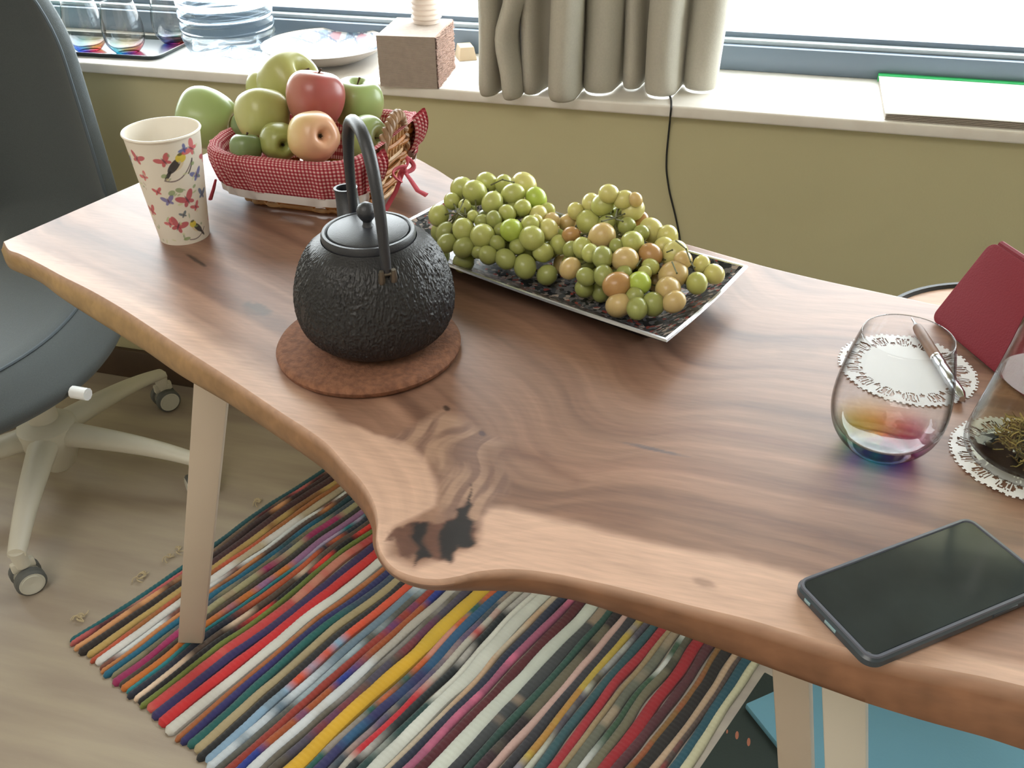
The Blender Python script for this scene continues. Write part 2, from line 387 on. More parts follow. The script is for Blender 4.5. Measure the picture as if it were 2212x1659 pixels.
_k = np.clip((s_arr-.15)*3, 0, 1)[:, None]; edge_c = (C('a08258')[None]*(1-_k)+C('805a42')[None]*_k)*(.80+.4*fbm(s_arr*60, s_arr*0+2, 3))[:, None]  # golden light at left and shade toward the right painted into the edge colour
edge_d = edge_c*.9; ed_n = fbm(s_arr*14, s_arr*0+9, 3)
outd = np.gradient(F2, axis=0); outd = np.stack([outd[:, 1], -outd[:, 0]], -1); outd /= np.linalg.norm(outd, axis=1)[:, None]
def ring(xy, z, c): P.append(np.c_[xy, np.full(NS, z)]); Cc.append(c)
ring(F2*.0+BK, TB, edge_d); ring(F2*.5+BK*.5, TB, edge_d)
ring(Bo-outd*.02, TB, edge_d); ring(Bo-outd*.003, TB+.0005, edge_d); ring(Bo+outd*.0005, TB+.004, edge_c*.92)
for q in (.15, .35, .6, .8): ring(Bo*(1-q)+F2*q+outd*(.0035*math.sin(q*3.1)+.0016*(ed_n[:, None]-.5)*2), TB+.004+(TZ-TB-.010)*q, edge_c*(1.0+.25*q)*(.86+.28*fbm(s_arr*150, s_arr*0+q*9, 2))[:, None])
ring(F2+outd*.0018, TZ-.0045, (edge_c*1.25+top_col[:, 0])*.5); ring(F2+outd*.0008, TZ-.0014, top_col[:, 0]*.9)
for j in range(NT_): ring(np.stack([X[:, j], Y[:, j]], -1), TZ, top_col[:, j])
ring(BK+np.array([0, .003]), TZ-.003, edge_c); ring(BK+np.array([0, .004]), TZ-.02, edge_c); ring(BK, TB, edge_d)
P = np.array(P).transpose(1, 0, 2); Cc = np.array(Cc).transpose(1, 0, 2); nr = P.shape[1]
table = thing('live_edge_table', (-.2, .8, 0), 'long live-edge walnut coloured wooden table with a pale sapwood border and dark knot', 'table')
b = MB(); b.v = [tuple(p) for p in P.reshape(-1, 3)]
b.f = [(i*nr+j, (i+1)*nr+j, (i+1)*nr+j+1, i*nr+j+1) for i in range(NS-1) for j in range(nr-1)]
b.f.append(tuple(range(nr-1, -1, -1))[::-1]); b.f.append(tuple((NS-1)*nr+j for j in range(nr))[::-1])
b.col = Cc.reshape(-1, 3)
m_wood = attr_mat('table_wood', .44, bump=(300, .05), coat=.08, grain=((14, 120, 40), 2.2, .10), spec=.38)
m_wood.node_tree.nodes['Principled BSDF'].inputs['Coat Roughness'].default_value = .28
b.build('tabletop', m_wood, table, angle=50)
m_leg = pm('leg_cream_paint', 'cbbba9', .45, var=(5, .06)); m_leg2 = pm('leg_white_paint', 'dcd5c8', .45)
def flat_leg(top, foot, wd, th, mat, ang, parent, label=None, taper=.88):
    top = Vector(top); foot = Vector(foot); ax = Vector((math.cos(ang), math.sin(ang), 0)); ay = Vector((-math.sin(ang), math.cos(ang), 0))
    v = []
    for c_, k in ((foot, taper), (top, 1.0)):
        for sx, sy in ((-1, -1), (1, -1), (1, 1), (-1, 1)): v.append(c_+ax*sx*wd/2*k+ay*sy*th/2)
    b = MB().add(v, [(3, 2, 1, 0), (4, 5, 6, 7), (0, 1, 5, 4), (1, 2, 6, 5), (2, 3, 7, 6), (3, 0, 4, 7)])
    return b.build('leg', mat, parent, bevel=.002, label=label)
hl = .69
pt = at(457, 850, CAM_H-hl); pf = at(413, 1384, .012); dd = (pt-pf)/(pt[2]-pf[2])
flat_leg(pf+dd*(TB-.012), pf, .048, .012, m_leg, .22, table)
for (x1, y1, x2, y2, yy, mt, wd) in ((1713,1480,1721,1659,.62,m_leg,.034),(1826,1510,1829,1659,.56,m_leg2,.036)):
    p1 = aty(x1, y1, yy); p2 = aty(x2, y2, yy); dd = (p1-p2)/(p1[2]-p2[2])
    flat_leg(p1+dd*(TB-p1[2]), p1-dd*(p1[2]-.012), wd, .022, mt, -.12, table, taper=1.0)
b = MB(); b.box((.05, .68, TB-.004), (.22, .26, .008)); b.build('mounting_plate', m_leg, table, bevel=.001)
b = MB(); b.box((-.62, .88, TB-.004), (.12, .12, .008)); b.build('mounting_plate', m_leg, table, bevel=.001)

# ---------------------------------------------------------------- rag rug
RA = at(145, 1383, .008)[:2]; RU = np.array([.383, .924]); RU /= np.linalg.norm(RU); RV = np.array([RU[1], -RU[0]])
RLEN, RWID = .70, .950
strips = [('1f6168','27555c',.8),('c0605f','5a2c30',.7),('d79a68','3d2a2a',.9),('2e2420','47282a',1.3),('b99a5a','8f6238',1.1),('c0583c','a8693a',.8),('d9d6d2','b9a98e',1.3),('7a4a3c','d8dcdc',.8),('c98452','62504a',.7),
 ('1d6480','23454f',1.0),('8a8468','4a5560',.9),('a02c60','a8a07a',1.2),('4c4034','3e3a36',.8),('cc7430','9a6c94',1.1),('2a8088','b4a2c0',.6),('262a3a','c05a34',1.0),('e4c8ae','5a4a40',.9),('1f1b1c','e2382c',.9),('758038','6b7a35',.8),
 ('cc4444','bb4a48',1.5),('342a60','3a2c58',1.3),('d02c30','cf302f',1.5),('d8d5cd','dad9d0',1.6),('b06a40','bfa37a',.8),('322e68','2f3264',1.0),('24635f','3e4d62',1.1),('b1a07c','a89872',1.2),('262628','2b2a2c',1.1),
 ('8fb0cc','e0583a',1.2),('cbd4dc','6f8494',1.2),('5a5a54','9fb0b8',.9),('9a3a2e','2c3a86',1.1),('2b3d92','a8562e',1.0),('d6dadd','b9b3a8',1.3),('6b655a','8a8580',.8),('7d3a40','5a5248',1.1),('e0b030','d9b238',2.0),('2b5f58','d0683a',.9),
 ('343463','2f5c82',1.3),('6a5a78','4a5560',.9),('c82c36','c2bdb0',1.0),('b8b4ae','262c30',.9),('2c4a48','d9d9ce',.9),('d8dad0','d3d5ca',1.8),('c8b7a0','c9a98a',.8),('2a3044','30364a',1.1),('d87494','d4708f',1.0),('5a242c','5c262c',1.3),('d4d8cc','cfd4c8',1.8),
 ('3a3c40','45484a',1.4),('2e4a44','33564c',.9),('4a2a34','31292c',1.2),('c6a79e','cdaaa0',1.0),('2b2726','3a3a40',1.1),('8f8a94','c2a84a',1.0),('c8c8b8','6a6252',.8),('1f5a62','375a60',1.1),('a82c38','a83038',1.2),('9a8868','a08c6a',.8),
 ('5a5c50','6c6e60',1.2),('d0d2cc','3e5a44',.8),('3a3c34','4c4a3e',1.1),('a0242c','a2262e',1.5),('4a2a2e','5a3036',1.2),('8f6a3a','8a6436',.8),('26221f','2a2625',1.4),('c4a88a','c0a488',.9),('a83434','5a4a44',.6),('27505e','2a5664',1.2),('d4cfae','cfcaa8',1.0)]
m_rag = attr_mat('rag_cotton', .9, bump=(900, .5)); m_rag.node_tree.nodes['Principled BSDF'].inputs['Sheen Weight'].default_value = .2
rug = thing('rag_rug', (RA[0], RA[1], 0), 'multicoloured striped rag rug woven from fabric strips, lying under the table', 'rug')
tw = sum(q[2] for q in strips); v0 = 0
rr_ = np.random.RandomState(11)
for si, (c1, c2, wt) in enumerate(strips):
    wd = wt/tw*RWID; vc = v0+wd/2; v0 += wd
    n = 330; k = 6; ext = rr_.uniform(-.004, .004)
    ul = np.linspace(-ext, RLEN, n); ph = rr_.rand()*50
    wob = (fbm(ul*7+ph, ul*0+si*3.3, 2)-.5)*.008+(fbm(ul*7, ul*0+vc*9, 2)-.5)*.016
    hw = wd/2*(1.10+.35*(fbm(ul*16+ph, ul*0+3, 2)-.5))
    hgt = .0068*(1+.25*(fbm(ul*30+ph, ul*0+8, 2)-.5))+.0012*np.abs(np.sin(ul*math.pi/.0085))
    endt = np.sqrt(np.clip((ul-ul[0]+.001)/.007, 0, 1)); hw = hw*endt
    s1 = rr_.uniform(.2, .5); speck = fbm(ul*22+ph, ul*0+si, 2)
    mixf = np.clip((ul/RLEN-s1)*14, 0, 1); A1, A2 = C(c1)*.9, C(c2)*.9
    if np.abs(np.array(lin(c1))-np.array(lin(c2))).sum() > .12:
        for q_ in range(3):
            sq = rr_.uniform(.1, .95); ln_ = rr_.uniform(.05, .16); mixf = np.where(np.abs(ul/RLEN-sq) < ln_/2, 1-mixf, mixf)
        mixf = np.convolve(np.pad(mixf, 5, 'edge'), np.ones(11)/11, 'valid')
    cl = A1[None]*(1-mixf[:, None])+A2[None]*mixf[:, None]
    if si % 9 == 1 or si in (35, 39, 49, 51, 54, 59, 61): 
        oth = C(strips[(si*7+3) % len(strips)][0]); q = np.clip((speck-.48)*5, 0, 1)[:, None]*.45; cl = cl*(1-q)+oth*q
    P = []; CL = []
    for i in range(n):
        row = []; 
        for j in range(k+1):
            a = math.pi*j/k; off = vc+wob[i]+hw[i]*math.cos(a); z = .001+hgt[i]*math.sin(a)**.7*endt[i]
            p = RA+RU*ul[i]+RV*off; row.append((p[0], p[1], z)); CL.append(cl[i]*(.52+.48*math.sin(a)**.6)*(.9+.2*speck[i]))  # shade in the creases between strips is painted into the colour
        P.append(row)
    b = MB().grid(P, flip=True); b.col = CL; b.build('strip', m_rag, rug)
b = MB(); m_tuft = pm('warp_thread', 'b9a887', .9)
for (px, py) in ((170,1335),(182,1330),(300,1250),(312,1243),(365,1205),(385,1190),(560,1085)):
    c0 = at(px, py, .004)
    for q in range(6):
        a = rr_.uniform(0, 6.28); ln = rr_.uniform(.008, .016)
        b.tube([(c0[0]+math.cos(a+t*1.6)*ln*t, c0[1]+math.sin(a+t*1.6)*ln*t, .004+.004*math.sin(t*3)) for t in np.linspace(0, 1, 6)], .0009, 5)
b.build('loose_threads', m_tuft, rug, kind='stuff')
# mats to the right of the rug
e1 = np.array([.649, -.761]); e2 = np.array([.761, .649]); K0 = at(1610, 1520, .018)[:2]
m_dark = pm('dark_green_mat', '2b352f', .9, var=(260, .0, '2b352f'), bump=(300, .3))
nt = m_dark.node_tree; bs = nt.nodes['Principled BSDF']; tc = nt.nodes.new('ShaderNodeTexCoord'); mpp = nt.nodes.new('ShaderNodeMapping'); mpp.inputs['Rotation'].default_value = (0, 0, -.3); mpp.inputs['Scale'].default_value = (1, .35, 1)
vo = nt.nodes.new('ShaderNodeTexVoronoi'); vo.inputs['Scale'].default_value = 62; lt = nt.nodes.new('ShaderNodeMath'); lt.operation = 'LESS_THAN'; lt.inputs[1].default_value = .16
mx = nt.nodes.new('ShaderNodeMix'); mx.data_type = 'RGBA'; mx.inputs['A'].default_value = (*lin('28322d'), 1); mx.inputs['B'].default_value = (*lin('a0624a'), 1)
nt.links.new(tc.outputs['Object'], mpp.inputs[0]); nt.links.new(mpp.outputs[0], vo.inputs['Vector']); nt.links.new(vo.outputs['Distance'], lt.inputs[0]); nt.links.new(lt.outputs[0], mx.inputs['Factor']); nt.links.new(mx.outputs['Result'], bs.inputs['Base Color'])
g0 = RA+RV*(RWID+.012)
dq = [g0-RU*.25, g0-RU*.25+RV*.55, K0+e1*.62-e2*.02, K0-e1*.0-e2*.02, g0+RU*.62]
dq = [g0-RU*.25, g0-RU*.25+RV*.60, g0+RU*.02+RV*.60, g0+RU*.66+RV*.05, g0+RU*.66]
props(MB().prism([tuple(q) for q in dq], .0, .006).build('speckled_mat', m_dark, bevel=.002), 'dark green floor mat with small reddish specks between the rag rug and the blue mat', 'mat')
bq = [K0, K0+e1*.95, K0+e1*.95+e2*.85, K0+e2*.62]
m_blue = pm('blue_foam', '6496a8', .7, var=(4, .08), bump=(200, .1))
props(MB().prism([tuple(q) for q in bq], .0065, .019).build('foam_mat', m_blue, bevel=.003), 'light blue foam mat on the floor at the right table legs', 'mat')

# ---------------------------------------------------------------- office chair
HUB = Vector((-1.30, 1.175, 0))
m_fab = pm('chair_fabric', '4d5355', .8, bump=(700, .35), var=(500, .12), sheen=.15); m_pip = pm('chair_piping', '4a535a', .7)
m_whp = pm('chair_white_plastic', 'cfcabb', .42); m_tyre = pm('caster_tyre', '5a5c5a', .6); m_capc = pm('caster_cap', 'c6c4b8', .5)
chair = thing('office_chair', HUB, 'dark grey upholstered swivel chair on a white five-star base with casters', 'chair')
# shell: one ruled upholstered surface, u across the width (-1..1), v from seat front to the back's top
def shell(u, v, off=0):
    au = abs(u)
    if v < .45:
        q = v/.45; y = .36-.52*q; z = .455-.02*math.sin(q*math.pi)-.05*(max(0,au-.72)/.28)**1.6; hw = .208-.075*((y-.08)/.26)**2; n_ = Vector((0, 0, 1)); x = u*hw
    elif v < .6:
        q = (v-.45)/.15; a = q*math.pi/2*.9; y = -.16-.09*math.sin(a); z = .455+.09*(1-math.cos(a))-.05*(max(0,au-.72)/.28)**1.6*(1-q); hw = .145-.008*q; x = u*hw; n_ = Vector((0, math.sin(a), math.cos(a)))
        y += .035*au**3*q
    else:
        q = (v-.6)/.4; y = -.25-.045*q; z = .54+.41*q; hw = .137-.045*q**1.1
        if q > .62: hw *= math.sqrt(max(.0, 1-((q-.62)/.41)**2))
        x = u*hw; y += .035*au**3+.02*au*au; z += .02*au**3*(1-q); n_ = Vector((0, 1, .1)).normalized()
    p = Vector((x, y, z)) - n_*off
    return p
CA = math.radians(188)      # the chair faces the camera side of the room
rotc = Matrix.Rotation(CA, 3, 'Z')
def put(p): q = rotc@Vector((p[0], p[1], 0)); return (HUB.x+q.x, HUB.y+q.y, p[2])
nu, nv = 28, 60; th = .038
P = []
for j in range(nv+1):
    v = j/nv; row = []
    for i in range(nu+1): row.append(put(shell(-1+2*i/nu, v, 0)))
    for a in (.2, .5, .8):
        p0 = shell(1, v, 0); p1 = shell(1, v, th); mid = p0.lerp(p1, a); o = Vector((math.sin(a*math.pi)*.012, 0, 0)); row.append(put(mid+o))
    for i in range(nu, -1, -1): row.append(put(shell(-1+2*i/nu, v, th)))
    for a in (.8, .5, .2):
        p0 = shell(-1, v, 0); p1 = shell(-1, v, th); mid = p0.lerp(p1, a); o = Vector((-math.sin(a*math.pi)*.012, 0, 0)); row.append(put(mid+o))
    P.append(row)
b = MB().grid(P, cv=True, flip=False); L_ = len(P[0]); b.f.append(tuple(range(L_))); b.f.append(tuple(nv*L_+i for i in range(L_-1, -1, -1)))
b.build('seat_shell', m_fab, chair, angle=60)
# thick seat cushion skirt under the shell
P = []
for j in range(0, 25):
    v = j/24*.47; row = []
    for i in range(21):
        u = -1+2*i/20; p = shell(u, v, th); row.append(p)
    low = []
    for i in range(20, -1, -1):
        u = -1+2*i/20; p = shell(u*.80, v, th); low.append(Vector((p.x, p.y*.90-.01, .360)))
    P.append([put(p) for p in row+low])
b = MB().grid(P, cv=True); L_ = len(P[0]); b.f.append(tuple(range(L_))); b.f.append(tuple(24*L_+i for i in range(L_-1, -1, -1)))
b.build('seat_underside', pm('chair_side_fabric', '3b3e46', .8, bump=(600, .3)), chair, angle=60)
for s in (-1, 1):
    b = MB().tube([put(shell(s*(.78 if v < .45 else .78+.22*min(1,(v-.45)/.15)), v, -.001)) for v in np.linspace(0, .96, 50)], .003, 6); b.build('piping', m_pip, chair)
b = MB(); b.lathe([(.028, .10), (.028, .40)], (HUB.x, HUB.y, 0), 20, cap0=True, cap1=True); b.lathe([(.06, .355), (.08, .378)], (HUB.x, HUB.y, 0), 24, cap0=True, cap1=True)
b.build('gas_lift', m_whp, chair)
b = MB(); b.lathe([(.024, .045), (.036, .06), (.046, .085), (.058, .125), (.055, .15), (.034, .165)], (HUB.x, HUB.y, 0), 28, cap0=True, cap1=True); b.build('hub', m_whp, chair)
lv = at(190, 852, .36); b = MB().tube([(HUB.x+.03, HUB.y-.03, .365), (lv[0]-.03, lv[1], .362), tuple(lv)], .006, 8); b.tube([tuple(lv-np.array([.03, 0, 0])), tuple(lv)], .011, 10); b.build('tilt_lever', pm('lever_white', 'eef0f2', .3), chair)
for k in range(5):
    a = math.radians(8+72*k); dx, dy = math.cos(a), math.sin(a)
    P = []
    for q in np.linspace(0, 1, 16):
        r = .03+.275*q; z = .128-.02*q-.022*q**3; wv = .030-.014*q; hh = .026-.012*q
        P.append([(HUB.x+dx*r-dy*wv*math.cos(t)*1.0, HUB.y+dy*r+dx*wv*math.cos(t), z+hh*math.sin(t)*(1 if math.sin(t) > 0 else .7)) for t in np.linspace(0, 2*math.pi, 14, endpoint=False)])
    b = MB().grid(P, cv=True, flip=True); b.f.append(tuple(15*14+i for i in range(14)))
    cx, cy = HUB.x+dx*.298, HUB.y+dy*.298
    b.lathe([(.013, .055), (.015, .09)], (cx, cy, 0), 12, cap0=True, cap1=True)
    leg = b.build('base_arm', m_whp, chair)
    ca = a+math.radians((40, 65, 20, 80, 30)[k]); wd = Vector((math.cos(ca), math.sin(ca), 0)); rt = Vector((0, 0, 1)).rotation_difference(wd).to_matrix()
    cst = MB(); cst.box((cx-wd.y*-.006, cy, .052), (.016, .022, .03), rt if False else Matrix.Rotation(ca, 3, 'Z')); cst.box((cx, cy, .056), (.012, .04, .02), Matrix.Rotation(ca, 3, 'Z'))
    cs = cst.build('caster', m_whp, leg, bevel=.003)
    for s in (-1, 1):
        c0 = Vector((cx, cy, .0265))+wd*s*.016
        b = MB().lathe([(.008, -.009), (.022, -.010), (.0265, -.006), (.0265, .006), (.022, .010), (.008, .009)], c0, 24, rt); 
        b.lathe([(.0001, -.0095), (.018, -.0115), (.0185, -.008)], c0, 20, rt); b.lathe([(.0185, .008), (.018, .0115), (.0001, .0095)], c0, 20, rt)
        o = b.build('wheel', [m_tyre, m_capc], leg)
        me = o.data
        for p in me.polygons:
            cc_ = (p.center+origin(leg)-c0); rad = (cc_-wd*cc_.dot(wd)).length
            p.material_index = 1 if rad < .0185 else 0

# ---------------------------------------------------------------- things on the table
# --- cast iron kettle on a cork trivet
KC = np.array([-.346, .731])
m_cork = pm('cork', '8e6148', .85, var=(160, .9, '6f4937'), bump=(380, .6))
b = MB().lathe([(.0001, TZ), (.087, TZ), (.0905, TZ+.003), (.0915, TZ+.007), (.0895, TZ+.0105), (.086, TZ+.012), (.06, TZ+.012), (.0001, TZ+.012)], (KC[0]-.007, KC[1]-.010, 0), 80)
props(b.build('cork_trivet', m_cork), 'round reddish cork trivet under the cast iron kettle', 'trivet')
m_iron = pm('cast_iron', '242427', .42, bump=(500, .25), spec=.5); m_iron2 = pm('cast_iron_smooth', '2e3036', .42, bump=(900, .15), spec=.6)
KZ = TZ+.012
ket = thing('kettle', (KC[0], KC[1], KZ), 'black cast iron teapot with bark-like relief, tall hoop handle and round lid', 'kettle')
prof = catmull(np.array([(.045,0),(.0575,.004),(.0680,.013),(.0746,.027),(.0768,.042),(.0758,.056),(.0722,.071),(.0660,.086),(.0570,.0985),(.0450,.1070)]), 150)
n = 640
th = np.linspace(0, 2*np.pi, n, endpoint=False); TH, ZZ = np.meshgrid(th, prof[:, 1]); RR = np.repeat(prof[:, 0][:, None], n, 1)
xx = TH/(2*np.pi)*256; 
w1 = vnoise(TH/(2*np.pi)*64*1.0, ZZ*70+3)*3.2
rel = np.abs(fbm(TH/(2*np.pi)*256+w1*.8, ZZ*210+w1, 2)-.5)*2; rel = np.clip(1-rel*3.0, 0, 1)**1.5
rel2 = np.clip(1-np.abs(vnoise(TH/(2*np.pi)*256+w1*.6, ZZ*210)-.5)*5, 0, 1)
env = np.clip((ZZ-.006)/.012, 0, 1)*np.clip((.104-ZZ)/.006, 0, 1)
RR = RR+env*(rel*.0012+rel2*.0004)
P = np.stack([KC[0]+RR*np.cos(TH), KC[1]+RR*np.sin(TH), KZ+ZZ], -1)
b = MB().grid([list(map(tuple, r)) for r in P], cv=True, flip=True); b.f.append(tuple(range(n-1, -1, -1)))
b.build('body', m_iron, ket, angle=80)
b = MB().lathe([(.0440,.1065),(.0446,.111),(.0430,.1142),(.0404,.1142),(.0388,.1125),(.0388,.1085),(.035,.1085)], (KC[0], KC[1], KZ), 72); b.build('rim', m_iron2, ket)
b = MB().lathe([(.0378,.109),(.0384,.1128),(.0376,.1143),(.036,.1148),(.025,.1165),(.010,.1178),(.0001,.1182)], (KC[0], KC[1], KZ), 72); lid = b.build('lid', m_iron2, ket)
b = MB().lathe([(.0065,.1165),(.0045,.1195),(.0042,.1225),(.0066,.1255),(.0090,.1295),(.0092,.1335),(.0072,.138),(.0035,.1403),(.0001,.1408)], (KC[0], KC[1], KZ), 24); b.build('knob', m_iron2, lid)
hd = np.array([.60, -.80]); hd /= np.linalg.norm(hd)
pts = []
for a in np.linspace(-.02, math.pi+.02, 60):
    c_, s_ = math.cos(a), math.sin(a)
    rr2 = .061*(abs(c_)**.80)*(1 if c_ > 0 else -1); z = .099+.114*(max(0, s_)**.72)
    pts.append((KC[0]+hd[0]*rr2, KC[1]+hd[1]*rr2, KZ+z))
b = MB().tube(pts, [.0046+.0015*math.sin(math.pi*i/59) for i in range(60)], 12); b.build('handle', m_iron2, ket)
for s in (1, -1):
    b = MB(); c0 = (KC[0]+hd[0]*.064*s, KC[1]+hd[1]*.064*s, KZ+.094)
    for o in (-.0055, .0055):
        px_, py_ = c0[0]-hd[1]*o, c0[1]+hd[0]*o
        b.tube([(px_-hd[0]*.006*s, py_-hd[1]*.006*s, c0[2]-.012), (px_, py_, c0[2]), (px_+hd[0]*.001*s, py_+hd[1]*.001*s, c0[2]+.008)], [.004, .0034, .0022], 8)
    b.tube([(c0[0]-hd[1]*-.008, c0[1]+hd[0]*-.008, c0[2]+.004), (c0[0]-hd[1]*.008, c0[1]+hd[0]*.008, c0[2]+.004)], .0018, 8)
    b.build('lug', pm('lug_metal', '6d665c', .4, .6), ket)
sd = np.array([-.60, .80]); P = []
for q, (r0, z0, rad) in enumerate([(.058,.060,.019),(.070,.078,.016),(.080,.094,.0135),(.087,.108,.0118),(.090,.118,.0115),(.0905,.1215,.0122)]):
    P.append([(KC[0]+sd[0]*r0+rad*(math.cos(t)*sd[0]*.9-math.sin(t)*sd[1]), KC[1]+sd[1]*r0+rad*(math.cos(t)*sd[1]*.9+math.sin(t)*sd[0]), KZ+z0-rad*.35*math.cos(t)*(1-q/5)) for t in np.linspace(0, 2*math.pi, 24, endpoint=False)])
for rad, z0 in ((.0095, .1215), (.009, .10)):
    P.append([(KC[0]+sd[0]*.0905+rad*(math.cos(t)*sd[0]*.9-math.sin(t)*sd[1]), KC[1]+sd[1]*.0905+rad*(math.cos(t)*sd[1]*.9+math.sin(t)*sd[0]), KZ+z0) for t in np.linspace(0, 2*math.pi, 24, endpoint=False)])
MB().grid(P, cv=True, flip=True).build('spout', m_iron2, ket)

# --- printed paper cup
cb = at(402, 505, TZ)[:2]; ct = at(345, 282, .884)[:2]; CC_ = (cb+ct)/2+np.array([.0, .0])
cup = thing('paper_cup', (CC_[0], CC_[1], TZ), 'tall white paper cup printed with butterflies, leaves and small birds', 'cup')
nz, na = 230, 460; CH = .133; RB, RT = .030, .0435
Z = np.linspace(0, CH, nz); TH = np.linspace(0, 2*np.pi, na, endpoint=False)
Rr = RB+(RT-RB)*Z/CH
P = [[(CC_[0]+Rr[j]*math.cos(t), CC_[1]+Rr[j]*math.sin(t), TZ+Z[j]) for t in TH] for j in range(nz)]
facing = math.atan2(-CC_[1], -CC_[0])
A_, ZG = np.meshgrid((TH-facing+np.pi) % (2*np.pi)-np.pi, Z)
U = A_*.037*1000; V = ZG*1000            # millimetres around / up, U=0 faces the room
cc = np.ones((nz, na, 3))*C('e6dfd2')
def bl2(mask, col, am=1.0):
    global cc
    q = (mask*am)[..., None]; cc = cc*(1-q)+C(col)*q
def ell(u, v, a, b_, ang=0, soft=.5):
    c_, s_ = math.cos(ang), math.sin(ang); du = U-u; dv = V-v
    d = np.hypot((du*c_+dv*s_)/a, (-du*s_+dv*c_)/b_); return np.clip((1-d)*min(a, b_)/soft+.5, 0, 1)
def curve(p0, p1, p2, wd):
    m_ = np.zeros(U.shape)
    for t in np.linspace(0, 1, 40):
        x = (1-t)**2*p0[0]+2*t*(1-t)*p1[0]+t*t*p2[0]; y = (1-t)**2*p0[1]+2*t*(1-t)*p1[1]+t*t*p2[1]
        m_ = np.maximum(m_, np.clip((wd-np.hypot(U-x, V-y))/.4+.5, 0, 1))
    return m_
def butterfly(u, v, s, ang, col):
    c_, s_ = math.cos(ang), math.sin(ang)
    for du, dv, a, b_, t in ((-1.15, .8, 1.5, .75, -.75), (1.15, .8, 1.5, .75, .75), (-.7, -.75, .85, .5, .8), (.7, -.75, .85, .5, -.8)):
        bl2(ell(u+(du*c_-dv*s_)*s, v+(du*s_+dv*c_)*s, a*s, b_*s, ang+t), col, .85)
    bl2(ell(u, v, .22*s, 1.2*s, ang), '5a3a48', .8)
def bird(u, v, s, flip=1):
    s = s*1.25
    bl2(ell(u, v, 3.4*s, 2.3*s, .75*flip), 'd9c8a8', .9); bl2(ell(u-1.2*s*flip, v-.5*s, 4.2*s, 1.7*s, .85*flip), '35353a', .95)
    bl2(ell(u-4.4*s*flip, v-4.6*s, 2.6*s, .8*s, .95*flip), '2c2c30', .95); bl2(ell(u+1.9*s*flip, v+2.6*s, 2.2*s, 2.1*s), 'd9c34a', .95)
    bl2(ell(u+2.0*s*flip, v+4.4*s, 1.3*s, .7*s, .2), '3c3830', .8)
rc = random.Random(4); reds = ['c23a4c', 'b8324a', 'cf5560']; blues = ['4c5aa0', '6a66a8']
bird(8, 104, 2.1); bl2(curve((-8, 86), (10, 78), (25, 104), .8), '6f5c60', .9); bl2(curve((19, 90), (25, 98), (26, 106), .9), '3a3438', .9)
bird(18, 20, 1.7, -1); bl2(curve((6, 6), (22, 2), (32, 16), .7), '6f5c60', .9)
bird(-62, 70, 1.8); bird(72, 44, 1.8)
for (u, v, s, a, c_) in ((-4,110,3.2,.5,reds[0]),(-34,112,3.2,-.4,reds[1]),(27,118,3.6,.9,reds[2]),(12,58,4.2,.4,reds[1]),(-20,72,2.2,.2,reds[0]),(-6,26,4.2,-.5,reds[1]),(-16,30,2.4,.6,reds[2]),(22,46,2.4,.4,reds[0]),(-32,90,2.4,.7,reds[2]),
                    (30,84,3.2,.2,blues[0]),(-10,60,2.9,.2,blues[1]),(18,120,2.0,.9,blues[0]),(4,40,1.8,.3,'4a6070'),(36,58,3.0,-.3,'46608c'),(-40,44,3.2,.3,reds[0]),(50,100,3.4,.4,reds[1]),(-56,104,3.2,.1,blues[0]),(60,20,3.6,.7,reds[0]),(90,80,3.6,.2,reds[1]),(-84,50,3.4,.5,reds[2]),(-90,100,3.2,.5,reds[0])):
    butterfly(u, v, s*1.2, a, c_)
for k in range(90):
    u, v = rc.uniform(-110, 110), rc.uniform(4, 120)
    bl2(ell(u, v, rc.uniform(1.6, 3.4), rc.uniform(.9, 1.7), rc.uniform(0, 3)), rc.choice(['9ab06a', 'c9cf9a', '7f9a6a', 'd8c9a0', 'c4b8a8']), .6)
for (u, v, a_, b_, g) in ((-4,70,4.2,3.2,.4),(5,72,4.6,3.0,-.4),(24,72,2.6,1.8,.6),(-8,92,3.2,2.4,.5),(26,100,2.6,2.2,.2),(2,8,5,2.2,.1)):
    bl2(ell(u, v, a_, b_, g), '7f9a5c', .75)
b = MB().grid(P, cv=True, flip=True); b.col = cc.reshape(-1, 3)
b.build('printed_wall', attr_mat('cup_print', .45), cup, angle=80)
m_cup = pm('cup_paper', 'efe8dc', .5)
b = MB().lathe([(RT-.0006, CH-.0012), (RT+.0010, CH-.001), (RT+.0017, CH+.0006), (RT+.0010, CH+.0022), (RT-.0004, CH+.0022), (RT-.0012, CH+.0006)], (CC_[0], CC_[1], TZ), 80); b.build('rolled_rim', m_cup, cup)
b = MB().lathe([(RT-.0012, CH+.0006), (RB-.0008, .006), (.0001, .006)], (CC_[0], CC_[1], TZ), 80); b.build('inside_wall', m_cup, cup)

# --- basket of apples
m_wick = pm('wicker', 'b9793c', .55, var=(60, .35), bump=(200, .3)); m_wick_l = pm('wicker_pale', 'caa070', .5, var=(60, .3))
m_hand = pm('wicker_handle', 'a07c5c', .5, var=(80, .3))
